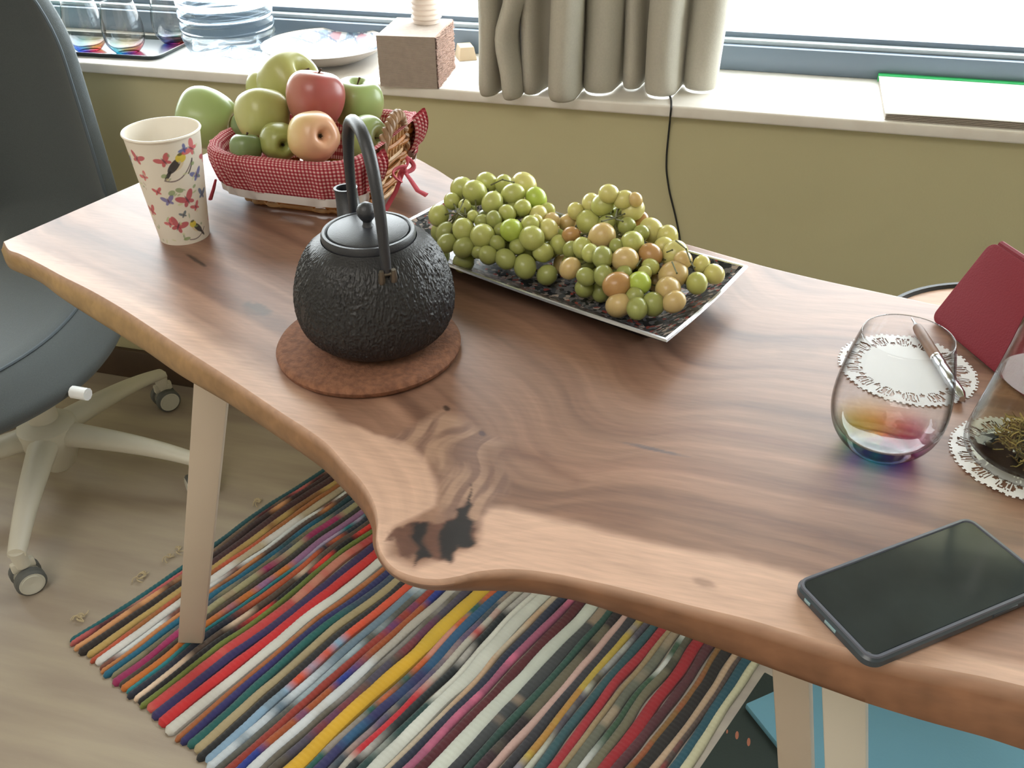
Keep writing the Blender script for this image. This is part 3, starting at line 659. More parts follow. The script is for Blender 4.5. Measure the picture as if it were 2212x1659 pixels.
# gingham from UV
m_ging = bpy.data.materials.new('gingham_red'); m_ging.use_nodes = True; nt = m_ging.node_tree; bs = nt.nodes['Principled BSDF']; bs.inputs['Roughness'].default_value = .9
uvn = nt.nodes.new('ShaderNodeUVMap'); sp = nt.nodes.new('ShaderNodeSeparateXYZ'); nt.links.new(uvn.outputs[0], sp.inputs[0]); sums = []
for ax in (0, 1):
    md = nt.nodes.new('ShaderNodeMath'); md.operation = 'FRACT'; nt.links.new(sp.outputs[ax], md.inputs[0])
    g = nt.nodes.new('ShaderNodeMath'); g.operation = 'GREATER_THAN'; g.inputs[1].default_value = .5; nt.links.new(md.outputs[0], g.inputs[0]); sums.append(g)
ad = nt.nodes.new('ShaderNodeMath'); ad.operation = 'ADD'; nt.links.new(sums[0].outputs[0], ad.inputs[0]); nt.links.new(sums[1].outputs[0], ad.inputs[1])
dv = nt.nodes.new('ShaderNodeMath'); dv.operation = 'DIVIDE'; dv.inputs[1].default_value = 2; nt.links.new(ad.outputs[0], dv.inputs[0])
cr = nt.nodes.new('ShaderNodeValToRGB'); cr.color_ramp.interpolation = 'CONSTANT'; e = cr.color_ramp.elements; e[0].color = (*lin('d9b4b2'), 1); e[0].position = 0; e[1].position = .25; e[1].color = (*lin('b04c56'), 1); q = e.new(.75); q.color = (*lin('8e2230'), 1)
nt.links.new(dv.outputs[0], cr.inputs[0]); nt.links.new(cr.outputs[0], bs.inputs['Base Color'])
BC = np.array([-.573, 1.085]); BA = -.03
basket = thing('fruit_basket', (BC[0], BC[1], TZ), 'wicker basket with red gingham lining, white lace edge and ribbon bow, holding the apples', 'basket')
def bring(z, off=0.0):            # superellipse cross section, flaring upward
    q = (z-TZ)/.09; hx = .092+.027*q+off; hy = .072+.036*q+off; return hx, hy
def bpt(t, z, off=0.0, rise=0.0):
    hx, hy = bring(z, off); c_, s_ = math.cos(t), math.sin(t); e_ = .5
    x = hx*abs(c_)**e_*(1 if c_ >= 0 else -1); y = hy*abs(s_)**e_*(1 if s_ >= 0 else -1)
    zz = z+rise*(max(0, x)/hx)**4
    return (BC[0]+x*math.cos(BA)-y*math.sin(BA), BC[1]+x*math.sin(BA)+y*math.cos(BA), zz)
m_rib = pm('ribbon_red', 'b24452', .7)
b = MB().prism([bpt(t, TZ, -.004)[:2] for t in np.linspace(0, 2*np.pi, 60, endpoint=False)], TZ+.0005, TZ+.006); b.build('base', m_wick, basket)
nst = 44
for k in range(9):
    z = TZ+.008+k*.0076; pts = []
    for t in np.linspace(0, 2*np.pi, 264, endpoint=False):
        pts.append(bpt(t, z, .0026*math.cos(nst/2*t+math.pi*k), .012*k/9))
    MB().tube(pts, .0031, 6, closed=True, flat=1.1).build('wicker_strand', m_wick if k % 3 else m_wick_l, basket)
b = MB()
for k in range(nst):
    t = 2*math.pi*(k+.5)/nst; b.tube([bpt(t, TZ+.004+.074*q, 0, .012*q) for q in np.linspace(0, 1, 8)], .0022, 5)
b.build('wicker_stakes', m_wick, basket, kind='stuff')
# liner: inside, over the rim and hanging outside; lace trim on its hem
NT2 = 240
def liner(path, name, mat, wav, uvs=True, t0=0, t1=2*np.pi, closed=True):
    P = []; UV = []
    ts = np.linspace(t0, t1, NT2, endpoint=not closed)
    s_acc = 0; prev = (0, 0)
    for j, (z, off, rise) in enumerate(path):
        row = []
        for i, t in enumerate(ts):
            wv = wav*math.sin(t*23+j*.4)*(j/len(path))+wav*.6*math.sin(t*41+1)*(j/len(path))
            row.append(bpt(t, z+ (wv*.8 if j == len(path)-1 else 0), off+wv, rise)); pq = bpt(t, TZ+.07); s_acc = (s_acc+math.dist(pq[:2], prev[:2])) if i else 0; prev = pq; UV.append((s_acc/.0046, j*.0105/.0046))
        P.append(row)
    b = MB().grid(P, cv=closed); b.uv = UV; return b.build(name, mat, basket, angle=70)
top = TZ+.079
liner([(TZ+.02,-.012,.0),(TZ+.04,-.009,.004),(TZ+.06,-.006,.008),(top,-.006,.012),(top+.005,-.001,.013),(top+.004,.005,.013)], 'liner_inside', m_ging, .0005)
lo = [(top+.004,.004,.013),(top-.001,.009,.012),(top-.012,.012,.011),(top-.024,.0135,.010),(top-.036,.0145,.009),(top-.046,.015,.009)]
# hanging flap is open at the right-hand short side, where the wicker shows
liner(lo, 'liner_flap', m_ging, .0022, t0=.42, t1=2*np.pi-.62, closed=False)
liner([(top-.044,.0160,.009),(top-.050,.0168,.009),(top-.057,.0172,.009)], 'lace_trim', pm('lace_white', 'd9d4d2', .9), .0022, t0=.42, t1=2*np.pi-.62, closed=False)
# pale rim roll and braided handle on the right short side
for s, (x0, dx) in ((1, (.108, .012)),):
    def hp(q, ph=0, amp=0.0):
        a = math.pi*q; y = -.050+.100*q; z = top-.022+.060*math.sin(a)**.75
        x = x0+dx*math.sin(a)+amp*math.cos(ph); z += amp*math.sin(ph)
        return (BC[0]+x, BC[1]-.012+y, z)
    for k in range(3):
        MB().tube([hp(q, q*34+k*2.094, .0042) for q in np.linspace(0, 1, 90)], .0038, 7).build('handle_strand', m_hand, basket)
    for k in range(9):
        y0 = -.046+.011*k; b = MB(); z1 = top+.026*math.sin(math.pi*(k+.5)/9.5)
        b.tube([(BC[0]+.096, BC[1]+y0-.012, TZ+.040), (BC[0]+.109, BC[1]+y0-.010, TZ+.066), (BC[0]+.115, BC[1]+y0*.9-.012, z1)], .0032, 6); b.build('wicker_strand', m_wick_l, basket)
def gathered(name, y0, y1, z0, z1):
    P = []; UV = []
    for j in range(8):
        q = j/7; row = []
        for i in range(40):
            u = i/39; yy = y0+(y1-y0)*u; o = .114+.010*math.sin(q*math.pi*.8)+.004*math.sin(u*26)
            row.append((BC[0]+o, BC[1]+yy-.012, z0+(z1-z0)*q+.004*math.sin(u*26+1)*q)); UV.append((u*12, q*9))
        P.append(row)
    b = MB().grid(P); b.uv = UV; b.build(name, m_ging, basket, angle=70)
gathered('liner_gather', -.096, -.052, TZ+.052, top+.010); gathered('liner_gather', .052, .094, TZ+.052, top+.016)
# bow with tails on the right side, a loose tail at the left front
bw = Vector(tuple(aty(872, 368, 1.035))); b = MB()
for s in (-1, 1):
    b.tube([bw+Vector((.004*math.sin(a*2), s*(.014-.014*math.cos(a)), .008*math.sin(a)+.001)) for a in np.linspace(0, 2*math.pi, 24, endpoint=False)], .0032, 6, closed=True, flat=.5)
b.ball(bw, .0048, 10, 8); b.tube([bw, bw+Vector((.010, -.004, -.010)), bw+Vector((.022, -.012, -.020)), bw+Vector((.034, -.014, -.024))], [.003, .0035, .0042, .0048], 6, flat=.4)
b.tube([bw, bw+Vector((-.006, -.016, -.022)), bw+Vector((-.018, -.030, -.045))], [.003, .0035, .004], 6, flat=.4); b.build('ribbon_bow', m_rib, basket)
lt_ = aty(466, 388, 1.0); b = MB().tube([lt_, lt_+np.array([-.004, -.003, -.012]), lt_+np.array([-.010, -.006, -.026])], [.0025, .0035, .0042], 6, flat=.5); b.build('ribbon_tail', m_rib, basket)

def apple_mat(name, c1, c2, c3=None):
    mt = pm(name, c1, .34, spec=.5, sss=.0, coat=.15); nt = mt.node_tree; bs = nt.nodes['Principled BSDF']
    tc = nt.nodes.new('ShaderNodeTexCoord'); n = nt.nodes.new('ShaderNodeTexNoise'); n.inputs['Scale'].default_value = 16; n.inputs['Detail'].default_value = 5
    sx = nt.nodes.new('ShaderNodeSeparateXYZ'); nt.links.new(tc.outputs['Object'], sx.inputs[0]); nt.links.new(tc.outputs['Object'], n.inputs['Vector'])
    m1 = nt.nodes.new('ShaderNodeMath'); m1.operation = 'MULTIPLY_ADD'; m1.inputs[1].default_value = 15; m1.inputs[2].default_value = .15; nt.links.new(sx.outputs[0], m1.inputs[0])
    m2 = nt.nodes.new('ShaderNodeMath'); m2.operation = 'ADD'; nt.links.new(m1.outputs[0], m2.inputs[0]); nt.links.new(n.outputs[0], m2.inputs[1])
    cr = nt.nodes.new('ShaderNodeValToRGB'); e = cr.color_ramp.elements; e[0].position = .25; e[0].color = (*lin(c1), 1); e[1].position = .95; e[1].color = (*lin(c2), 1)
    nt.links.new(m2.outputs[0], cr.inputs[0]); nt.links.new(cr.outputs[0], bs.inputs['Base Color']); return mt
m_stem = pm('apple_stem', '4a3626', .8)
APR = [(.0, -.50), (.09, -.53), (.17, -.66), (.27, -.81), (.40, -.87), (.56, -.84), (.78, -.62), (.93, -.30), (1.0, .05), (.985, .36), (.88, .64), (.68, .83), (.46, .88), (.28, .80), (.15, .66), (.06, .55), (0, .52)]
def apple(px, py, p3, r, axis, mats, label, squash=1.0):
    lo_ = Vector(p3)
    o = thing('apple', lo_, label, 'apple', None)
    rot = Vector((0, 0, 1)).rotation_difference(Vector(axis).normalized()).to_matrix()
    pr_ = catmull(np.array(APR), 40); pr_[:, 0] = np.maximum(pr_[:, 0], .0005)
    def fn(a, q, z): k = 1+.03*math.cos(5*a)*(1-abs(z)*.3)+.02*math.cos(a+1); return (q*r*k*math.cos(a), q*r*k*math.sin(a), z*r*squash)
    b = MB().lathe([tuple(q) for q in pr_], lo_, 40, rot, fn); b.build('flesh', mats, o, angle=180)
    b = MB().tube([lo_+rot@Vector((0, 0, .50*r*squash)), lo_+rot@Vector((.02*r, 0, .78*r)), lo_+rot@Vector((.10*r, .03*r, 1.02*r))], [.0011, .001, .0014], 6); b.build('stem', m_stem, o)
    b = MB()
    for k in range(5):
        a = k*1.2566; b.tube([lo_+rot@Vector((.04*r*math.cos(a), .04*r*math.sin(a), -.50*r*squash)), lo_+rot@Vector((.07*r*math.cos(a), .07*r*math.sin(a), -.62*r*squash))], [.0012, .0004], 4)
    b.build('calyx', pm('apple_calyx', '3c3226', .9), o)
    return o
g1 = apple_mat('apple_green', 'a3b57f', '98ab6c'); g2 = apple_mat('apple_yellow_green', 'b4b478', 'a8a864'); rd = apple_mat('apple_red', 'b87c6c', 'a45450'); pe = apple_mat('apple_peach', 'dcc484', 'd6a484'); dg = apple_mat('apple_deep_green', '728658', '6a7c4c'); og = apple_mat('apple_olive', '9ca060', '909450')
cam0 = Vector((0, 0, CAM_H))
def tocam(p, dx=0, dz=0): return (cam0-Vector(p)).normalized()+Vector((dx, 0, dz))
AP = [((-.7481,1.1081,.8296),.0415,(-1,-.1,.2),g1,'large light green apple at the far left of the basket, its end pointing left'),
 ((-.6352,1.14,.8777),.041,(.75,-.1,.55),g2,'yellow-green apple on top of the pile, beside the window sill'),
 ((-.6339,1.06,.8562),.0350,(-.2,.5,.8),g2,'yellow-green apple between the far left apple and the red one'),
 ((-.5654,1.08,.8786),.0370,(.1,.25,1),rd,'rosy red apple at the top front of the basket'),
 ((-.536,1.14,.8561),.0350,(.1,.0,1),g1,'upright pale green apple right behind the red apple'),
 ((-.5367,1.01,.8541),.0315,(-.8,.62,-.36),pe,'yellow apple with a pink blush, its dark hollow turned to the camera'),
 ((-.4978,1.07,.8347),.0295,(1,-.25,.25),g1,'green apple at the right end of the basket, seen through the kettle handle'),
 ((-.5923,1.02,.8389),.0245,(-.7,.7,-.1),og,'small olive green apple low at the front, left of the blushed apple'),
 ((-.6291,1.0,.8343),.0200,(0,.3,1),dg,'tiny dark green apple tucked just behind the gingham front edge'),
 ((-.6750,1.084,.8300),.0210,(.2,.3,1),dg,'dark green apple mostly hidden behind the left front apples'),
 ((-.700,1.195,.8462),.0300,(.2,.1,1),g2,'yellow-green apple at the back, half hidden behind the top apple')]
for p3, r, ax, mt, lb in AP: apple(0, 0, p3, r, ax, mt, lb)
GR = [[[-0.3284,0.9539,0.8296,0.0121],[-0.3093,0.9427,0.831,0.0122],[-0.3039,0.9717,0.8326,0.0103],[-0.2836,0.9247,0.8289,0.0105],[-0.283,0.9703,0.8328,0.0093],[-0.266,0.9467,0.8317,0.011],[-0.2629,0.9847,0.8291,0.0122],[-0.2399,0.9512,0.8276,0.0106],[-0.249,0.9252,0.8264,0.0086],[-0.2249,0.9402,0.8197,0.0076],[-0.3427,0.9108,0.8134,0.0104],[-0.3324,0.9288,0.8242,0.0083],[-0.3139,0.918,0.8245,0.0064],[-0.2995,0.9029,0.8205,0.0063],[-0.2627,0.9123,0.8244,0.008],[-0.3274,0.8908,0.8036,0.0099],[-0.3055,0.8873,0.8097,0.0111],[-0.2822,0.8818,0.8078,0.0124],[-0.2507,0.8875,0.8158,0.0112],[-0.2275,0.8829,0.8117,0.0119],[-0.2336,0.8991,0.8185,0.0092],[-0.2305,0.9129,0.8177,0.0071],[-0.2312,0.9269,0.8196,0.009],[-0.2148,0.9069,0.8123,0.0098],[-0.2149,0.9226,0.8153,0.0081],[-0.3011,0.8721,0.7971,0.0098],[-0.3216,0.8756,0.7981,0.0093],[-0.2712,0.8646,0.7952,0.0088],[-0.252,0.8661,0.7919,0.0096],[-0.2836,0.8708,0.7948,0.0067],[-0.2306,0.8664,0.7854,0.0108],[-0.2147,0.8825,0.7966,0.0096],[-0.2072,0.8713,0.7759,0.0097],[-0.2005,0.8988,0.7997,0.0092],[-0.2745,0.8997,0.8206,0.008],[-0.2653,0.8939,0.8123,0.0071],[-0.2876,0.8984,0.8177,0.0071],[-0.2422,0.8786,0.8021,0.0079],[-0.2642,0.8765,0.8044,0.0074]],[[-0.1545,0.9329,0.8496,0.0091],[-0.1385,0.9353,0.8435,0.0088],[-0.1615,0.9377,0.8343,0.0106],[-0.1761,0.9464,0.8312,0.009],[-0.1256,0.933,0.8458,0.0066],[-0.1286,0.9402,0.8309,0.0106],[-0.1214,0.9472,0.8179,0.008],[-0.1911,0.9381,0.8231,0.0081],[-0.2005,0.9391,0.8087,0.0082],[-0.1934,0.9646,0.8045,0.0074],[-0.1752,0.9307,0.8151,0.0116],[-0.1541,0.9274,0.8179,0.008],[-0.1308,0.9197,0.819,0.0088],[-0.153,0.8929,0.8168,0.0129],[-0.1049,0.9233,0.8164,0.0114],[-0.0867,0.9166,0.8147,0.0101],[-0.1197,0.8862,0.817,0.0111],[-0.17,0.8757,0.8101,0.0094],[-0.1596,0.8642,0.811,0.0081],[-0.0983,0.8753,0.8112,0.0104],[-0.0743,0.8859,0.8091,0.0122],[-0.1453,0.8573,0.8112,0.0097],[-0.1221,0.8594,0.8102,0.0117],[-0.0956,0.8607,0.8052,0.0075],[-0.1883,0.9009,0.812,0.0079],[-0.1775,0.8502,0.7981,0.0096],[-0.1582,0.8384,0.7968,0.0083],[-0.1401,0.8393,0.7997,0.0091],[-0.1204,0.8445,0.8015,0.0075],[-0.1242,0.8284,0.7968,0.0118],[-0.1027,0.8352,0.798,0.0107],[-0.0998,0.8493,0.8027,0.0066],[-0.0718,0.859,0.7995,0.0125],[-0.0469,0.856,0.7947,0.0096],[-0.0319,0.8815,0.7944,0.0093],[-0.046,0.8855,0.8022,0.0076],[-0.0737,0.8387,0.7934,0.0115],[-0.1193,0.8158,0.7811,0.0111],[-0.0857,0.8219,0.7834,0.0106],[-0.0653,0.8225,0.7888,0.0097],[-0.0996,0.8079,0.7843,0.0094],[-0.0642,0.8711,0.8117,0.0083],[-0.1834,0.8799,0.8046,0.0078],[-0.1349,0.878,0.8151,0.0068],[-0.1047,0.8213,0.7897,0.0082],[-0.0883,0.8975,0.8116,0.0086],[-0.1136,0.9088,0.819,0.0078]]]

# --- tray with grapes
N_ = np.array([-.063, .753]); LD = np.array([-.925, .38]); LD /= np.linalg.norm(LD); SD = np.array([.34, .94]); SD /= np.linalg.norm(SD)
TL, TS = .388, .186; RZ = TZ+.035
def tp(u, v, z): p = N_+LD*u+SD*v; return (p[0], p[1], z)
tray = thing('rectangular_tray', (*(N_+LD*TL/2+SD*TS/2), TZ), 'long rectangular silver-rimmed tray with dark mosaic pattern carrying the grapes', 'tray')
m_mos = bpy.data.materials.new('tray_mosaic'); m_mos.use_nodes = True; nt = m_mos.node_tree; bs = nt.nodes['Principled BSDF']; bs.inputs['Roughness'].default_value = .25
tc = nt.nodes.new('ShaderNodeTexCoord'); vo = nt.nodes.new('ShaderNodeTexVoronoi'); vo.inputs['Scale'].default_value = 210; nt.links.new(tc.outputs['Object'], vo.inputs['Vector'])
n = nt.nodes.new('ShaderNodeTexNoise'); n.inputs['Scale'].default_value = 35; nt.links.new(tc.outputs['Object'], n.inputs['Vector'])
sp = nt.nodes.new('ShaderNodeSeparateColor'); nt.links.new(vo.outputs['Color'], sp.inputs[0])
ad = nt.nodes.new('ShaderNodeMath'); ad.operation = 'ADD'; nt.links.new(sp.outputs[0], ad.inputs[0]); nt.links.new(n.outputs[0], ad.inputs[1])
cr = nt.nodes.new('ShaderNodeValToRGB'); cr.color_ramp.interpolation = 'CONSTANT'; e = cr.color_ramp.elements; e[0].color = (*lin('2f3036'), 1); e[1].position = .62; e[1].color = (*lin('6c6a6c'), 1)
for p_, c_ in ((.85, '23262c'), (1.1, 'a89a92'), (1.22, '8c4640'), (1.3, '4a4c52')):
    q = e.new(min(.999, p_/1.4)); q.color = (*lin(c_), 1)
e[1].position = .45
dv = nt.nodes.new('ShaderNodeMath'); dv.operation = 'DIVIDE'; dv.inputs[1].default_value = 1.4; nt.links.new(ad.outputs[0], dv.inputs[0]); nt.links.new(dv.outputs[0], cr.inputs[0]); nt.links.new(cr.outputs[0], bs.inputs['Base Color'])
def rim_uv(k, inset):
    cs = [(inset, inset), (TL-inset, inset), (TL-inset, TS-inset), (inset, TS-inset)]; return cs[k % 4]
def loop(inset, z, n=14):
    out = []
    for k in range(4):
        a, b_ = rim_uv(k, inset), rim_uv(k+1, inset)
        for i in range(n):
            q = i/n; sag = -.004*math.sin(q*math.pi)*(1 if z > TZ+.03 else 0); out.append(tp(a[0]+(b_[0]-a[0])*q, a[1]+(b_[1]-a[1])*q, z+sag))
    return out
P = [loop(.003, RZ-.0005), loop(.016, RZ-.010), loop(.034, TZ+.014), loop(.044, TZ+.0105)]
b = MB().grid(P, cv=True, flip=False); nn = len(b.v); b.f.append(tuple(range(nn-56, nn)))
b.build('mosaic_inside', m_mos, tray, angle=30)
P = [loop(-.0005, RZ-.001), loop(.014, RZ-.0125), loop(.033, TZ+.010), loop(.043, TZ+.0005)]
b = MB().grid(P, cv=True, flip=True); nn = len(b.v); b.f.append(tuple(range(nn-1, nn-57, -1)))
b.build('dark_underside', pm('tray_underside', '1d1f24', .35), tray, angle=30)
b = MB().grid([loop(.0035, RZ-.0006), loop(.0028, RZ+.0008), loop(.0002, RZ+.0008), loop(-.0008, RZ-.0012)], cv=True, flip=True); b.build('silver_rim', pm('tray_silver', 'c8c8cc', .25, .8), tray, angle=50)

def grape_mat(name, c1, c2):
    mt = pm(name, c1, .28, var=(55, 1.0, c2), spec=.5, sss=.55); bs = mt.node_tree.nodes['Principled BSDF']
    bs.inputs['Subsurface Radius'].default_value = (.010, .010, .004); return mt
GM = {'g': grape_mat('grape_green', 'c2c47c', 'acb060'), 'y': grape_mat('grape_yellow', 'd4cd8c', 'c4bd74'), 'd': grape_mat('grape_deep_green', 'a8ac68', '949a58'), 'p': grape_mat('grape_blush', 'cdbb82', 'c6a474'), 'o': grape_mat('grape_amber', 'bd965e', 'b0845a'), 'h': grape_mat('grape_fresh', 'bcca60', 'a8be50')}
GMESH = {}
for k, mt in GM.items():
    b = MB().ball((0, 0, 0), 1.0, 20, 14, (.96, .96, 1.09)); t_ = b.build('grape_shape', mt, angle=180); GMESH[k] = t_.data; bpy.data.objects.remove(t_)
col1 = 'gggggghhggggggg' 
k1 = 'ggggdgyhgggggggddgghg' 
def gk(bi, i):
    if bi == 0:
        return {6:'y', 7:'h', 18:'h', 22:'y', 24:'p', 21:'y', 23:'y', 15:'d', 25:'d', 26:'d', 28:'d', 30:'d', 32:'d', 34:'d', 35:'d', 36:'d', 37:'d', 38:'d', 27:'d', 29:'d'}.get(i, 'g')
    return {0:'y',1:'y',2:'g',3:'y',4:'p',5:'y',6:'o',7:'y',8:'p',9:'y',10:'g',11:'d',12:'d',13:'p',14:'y',15:'y',16:'g',17:'g',18:'g',19:'o',20:'y',21:'d',22:'p',23:'g',24:'o',25:'p',26:'d',27:'d',28:'d',29:'o',30:'h',31:'g',32:'p',33:'g',34:'y',35:'y',36:'p',37:'p',38:'d',39:'p',40:'d',41:'p',42:'d',43:'d',44:'d',45:'y',46:'d'}.get(i, 'g')
m_gst = pm('grape_stem', '5a5a34', .8); rg = random.Random(9)
def settle(q):      # keep each berry inside the near rim of the tray
    x, y, z, r = q; d = np.array([x, y, z-CAM_H]); d /= np.linalg.norm(d); p = np.array([x, y, z])
    for _ in range(20):
        v = (p[0]-N_[0])*SD[0]+(p[1]-N_[1])*SD[1]-.06*((p[0]-N_[0])*LD[0]+(p[1]-N_[1])*LD[1])*0
        if v > .006+r*1.2+max(0, RZ+r-p[2])*.9 or p[2]-r < TZ+.012: break
        p = p+d*.0015
    return [p[0], p[1], p[2], r]
GR = [[settle(q) for q in l_] for l_ in GR]
for bi, (lst, lb) in enumerate(zip(GR, ('green bunch of grapes on the left half of the tray, nearer the kettle', 'yellow-pink tinged bunch of grapes on the right half of the tray'))):
    A = np.array(lst); c0 = A[:, :3].mean(0)
    bun = thing('grape_bunch', tuple(c0), lb, 'grapes')
    pts = [tuple(r) for r in lst]
    # berries lower in the bunch, filling between the outer ones and the tray
    tries = 0; extra = []
    while len(extra) < 26 and tries < 6000:
        tries += 1; q = rg.choice(pts[:len(lst)]); r = rg.uniform(.0085, .0105)
        dcam = Vector((q[0], q[1], q[2]))-cam0; dcam.normalize()
        p = Vector(q[:3])+dcam*rg.uniform(.016, .05)+Vector((rg.uniform(-.012, .012), rg.uniform(-.012, .012), rg.uniform(-.02, .0)))
        uv = ((p.x-N_[0])*LD[0]+(p.y-N_[1])*LD[1], (p.x-N_[0])*SD[0]+(p.y-N_[1])*SD[1])
        if p.z < TZ+.012+r or not (.045 < uv[0] < TL-.045) or not (.035 < uv[1] < TS-.03): continue
        if all((p-Vector(w_[:3])).length > (r+w_[3])*.93 for w_ in pts+[q_ for l_ in GR for q_ in l_]): pts.append((p.x, p.y, p.z, r)); extra.append(1)
    for i, (x, y, z, r) in enumerate(pts):
        k = gk(bi, i) if i < len(lst) else ('d' if bi == 0 or i % 3 else 'p')
        o = bpy.data.objects.new('grape', GMESH[k]); COL.objects.link(o); o.parent = bun
        o.location = (x-c0[0], y-c0[1], z-c0[2]); o.scale = (r*1.19,)*3; o.rotation_euler = (rg.uniform(-1.2, 1.2), rg.uniform(-1.2, 1.2), rg.uniform(0, 6))
    b = MB(); mains = [Vector((c0[0], c0[1], TZ+.022)), Vector((c0[0]-.01, c0[1]+.004, c0[2])), Vector(tuple(at(1325 if bi else 990, 460 if bi else 462, .822 if bi else .825)))]
    b.tube(mains, [.0022, .002, .0016], 6)
    for (x, y, z, r) in pts:
        p = Vector((x, y, z)); q = min((mains[0].lerp(mains[1], t) if t <= 1 else mains[1].lerp(mains[2], t-1) for t in np.linspace(0, 2, 21)), key=lambda s_: (s_-p).length)
        e_ = p+(q-p).normalized()*r*.8; b.tube([q, q.lerp(e_, .5)+Vector((0, 0, .002)), e_], [.0011, .0009, .0011], 5)
    b.build('stem', m_gst, bun); b = MB()
    sprigs = [((1330,470),(1333,452)),((1330,470),(1310,468)),((1330,470),(1349,462)),((1330,470),(1300,478)),((1330,474),(1345,478)),((1460,520),(1482,538)),((1482,538),(1492,565)),((1440,545),(1452,540)),((1452,566),(1462,590)),((1492,565),(1500,578)),((1375,575),(1385,560))] if bi else [((990,462),(1000,436)),((975,470),(988,460)),((988,460),(1000,468)),((1060,400),(1085,388)),((1085,388),(1110,394)),((1000,436),(1003,430))]
    for a_, c_ in sprigs:
        h = .868 if bi and a_[1] < 480 else (.835 if bi else .852)
        b.tube([tuple(at(*a_, h)), tuple(at(*c_, h+.004))], [.0009, .0006], 5)
        b.ball(tuple(at(*c_, h+.004)), .0011, 6, 4); b.build('sprig', m_gst, bun); b = MB()

# --- drinking glasses with colour-washed bases
def wash(a, z):
    cols = [('3f6fd8', 3.9), ('25c4dc', 4.45), ('3f70d0', 5.1), ('7a3fb0', 5.7), ('c03a8a', 6.28), ('e0607a', .7), ('f0c060', 1.7), ('e8d060', 2.4), ('5fd0c8', 3.2)]
    cols = sorted([(t % (2*math.pi), C(c)) for c, t in cols], key=lambda q: q[0]); a %= 2*math.pi
    n = len(cols)
    for i in range(n):
        t0, c0 = cols[i]; t1, c1 = cols[(i+1) % n]; dt = (t1-t0) % (2*math.pi); da = (a-t0) % (2*math.pi)
        if da <= dt: k = da/dt; base = c0*(1-k)+c1*k; break
    f = min(1, max(0, 1-(z-.004)/.022))**1.1
    return np.ones(3)*.985*(1-f)+base*f
GP = [(.012,.0015),(.024,.0005),(.0275,.0022),(.031,.006),(.0365,.012),(.0418,.021),(.0450,.032),(.0462,.043),(.0457,.056),(.0436,.072),(.0405,.088),(.0372,.102),(.0350,.1095),(.03455,.1108),(.0340,.1095)]
GI = [(.0362,.102),(.0395,.088),(.0426,.072),(.0447,.056),(.0452,.043),(.0440,.033),(.0405,.024),(.034,.017),(.026,.0135),(.014,.0118),(.0003,.0112)]
m_glass = clear_mat('tinted_glass', (1, 1, 1), 1.5, .0, attr=True, edge=.62)
def glass_mesh(loc, rot, sc_=1.0):
    c_ = catmull(np.array(GP), 60); d_ = catmull(np.array(GI), 40); prof = [(.0003, .0015)]+[tuple(q) for q in c_]+[tuple(q) for q in d_]
    prof = [(r*sc_, z*sc_) for r, z in prof]
    b = MB().lathe(prof, loc, 96); cl = []
    for q, (r, z) in enumerate(prof):
        ins = q > 60
        for i in range(96):
            w_ = wash(2*math.pi*i/96+rot, z if not ins else max(z+.006, .004+(r-.012)*.9)); cl.append(w_)
    b.col = cl; return b
G1 = np.array([.1300, .6835])
o = glass_mesh((G1[0], G1[1], TZ), 0).build('drinking_glass', m_glass, angle=180)
props(o, 'stemless drinking glass with a rainbow tinted base standing alone on the table', 'glass')
o.data.name = 'drinking_glass'
m_g2 = clear_mat('sill_glass', (1, 1, 1), 1.5, .0, attr=True, edge=.5)

# --- doilies, pen, case, jar, phone
m_doily = pm('doily_paper', 'e9eaec', .8)
def doily(cx, cy, R, z, name, label, parent=None, rot=0):
    NR, NA = 30, 288; b = MB(); V = []
    for j in range(NR+1):
        for i in range(NA):
            t = 2*math.pi*i/NA; Rm = R*(1+.022*abs(math.sin(t*14))); r = Rm*j/NR
            V.append((cx+r*math.cos(t+rot), cy+r*math.sin(t+rot), z+(.0003+.0006*(j/NR)**2)+.0005*math.sin(t*14)*(j/NR)**6))
    F = []
    for j in range(1, NR):
        q = (j+.5)/NR
        for i in range(NA):
            t = 2*math.pi*(i+.5)/NA; keep = True
            if .66 < q < .92:
                s = (t*14/math.pi/2) % 1; k = (q-.66)/.26
                p1 = abs(math.hypot((s-.5)*2.1, (k-.5)*1.6)-.62) < .13 and (int(t*60) % 3)
                p2 = math.hypot((s-.0)*4, (k-.25)*3) < .5 or math.hypot((s-1)*4, (k-.25)*3) < .5
                p3 = abs(s-.5) < .05 and .25 < k < .75; p4 = abs(abs(s-.5)-.13) < .04 and .3 < k < .65
                keep = not (p1 or p2 or p3 or p4)
            elif q > .955: keep = bool(int(t*144/math.pi/2) % 2) or q < .975
            if keep: a = j*NA+i; c_ = j*NA+(i+1) % NA; F.append((a, a+NA, c_+NA, c_))
    F += [(i, NA+i, NA+(i+1) % NA) for i in range(NA)]
    b.v = V; b.f = F; o = b.build(name, m_doily, parent, smooth=False)
    return props(o, label, 'doily')
doily(.1615, .8165, .0625, TZ, 'paper_doily', 'white lace paper doily behind the drinking glass, with the pen across it')
JC = np.array([.2455, .697])
doily(JC[0], JC[1], .0575, TZ, 'paper_doily', 'white scalloped paper doily under the glass jar at the right edge')
pa, pb = at(1972, 692, TZ+.007), at(2079, 862, TZ+.007); pa, pb = Vector(pa), Vector(pb); ax = (pb-pa).normalized(); L_ = (pb-pa).length
pen = thing('pen', tuple(pa), 'ballpoint pen with wooden barrel and silver grip lying across the doily', 'pen')
rq = Vector((0, 0, 1)).rotation_difference(ax).to_matrix()
MB().lathe([(.0045, .014), (.0052, .02), (.0054, L_*.50), (.005, L_*.51)], pa, 16, rq, cap0=True, cap1=True).build('barrel', pm('pen_wood', '8f6f5c', .5, var=(50, .3), aniso=(1, 1, .2)), pen)
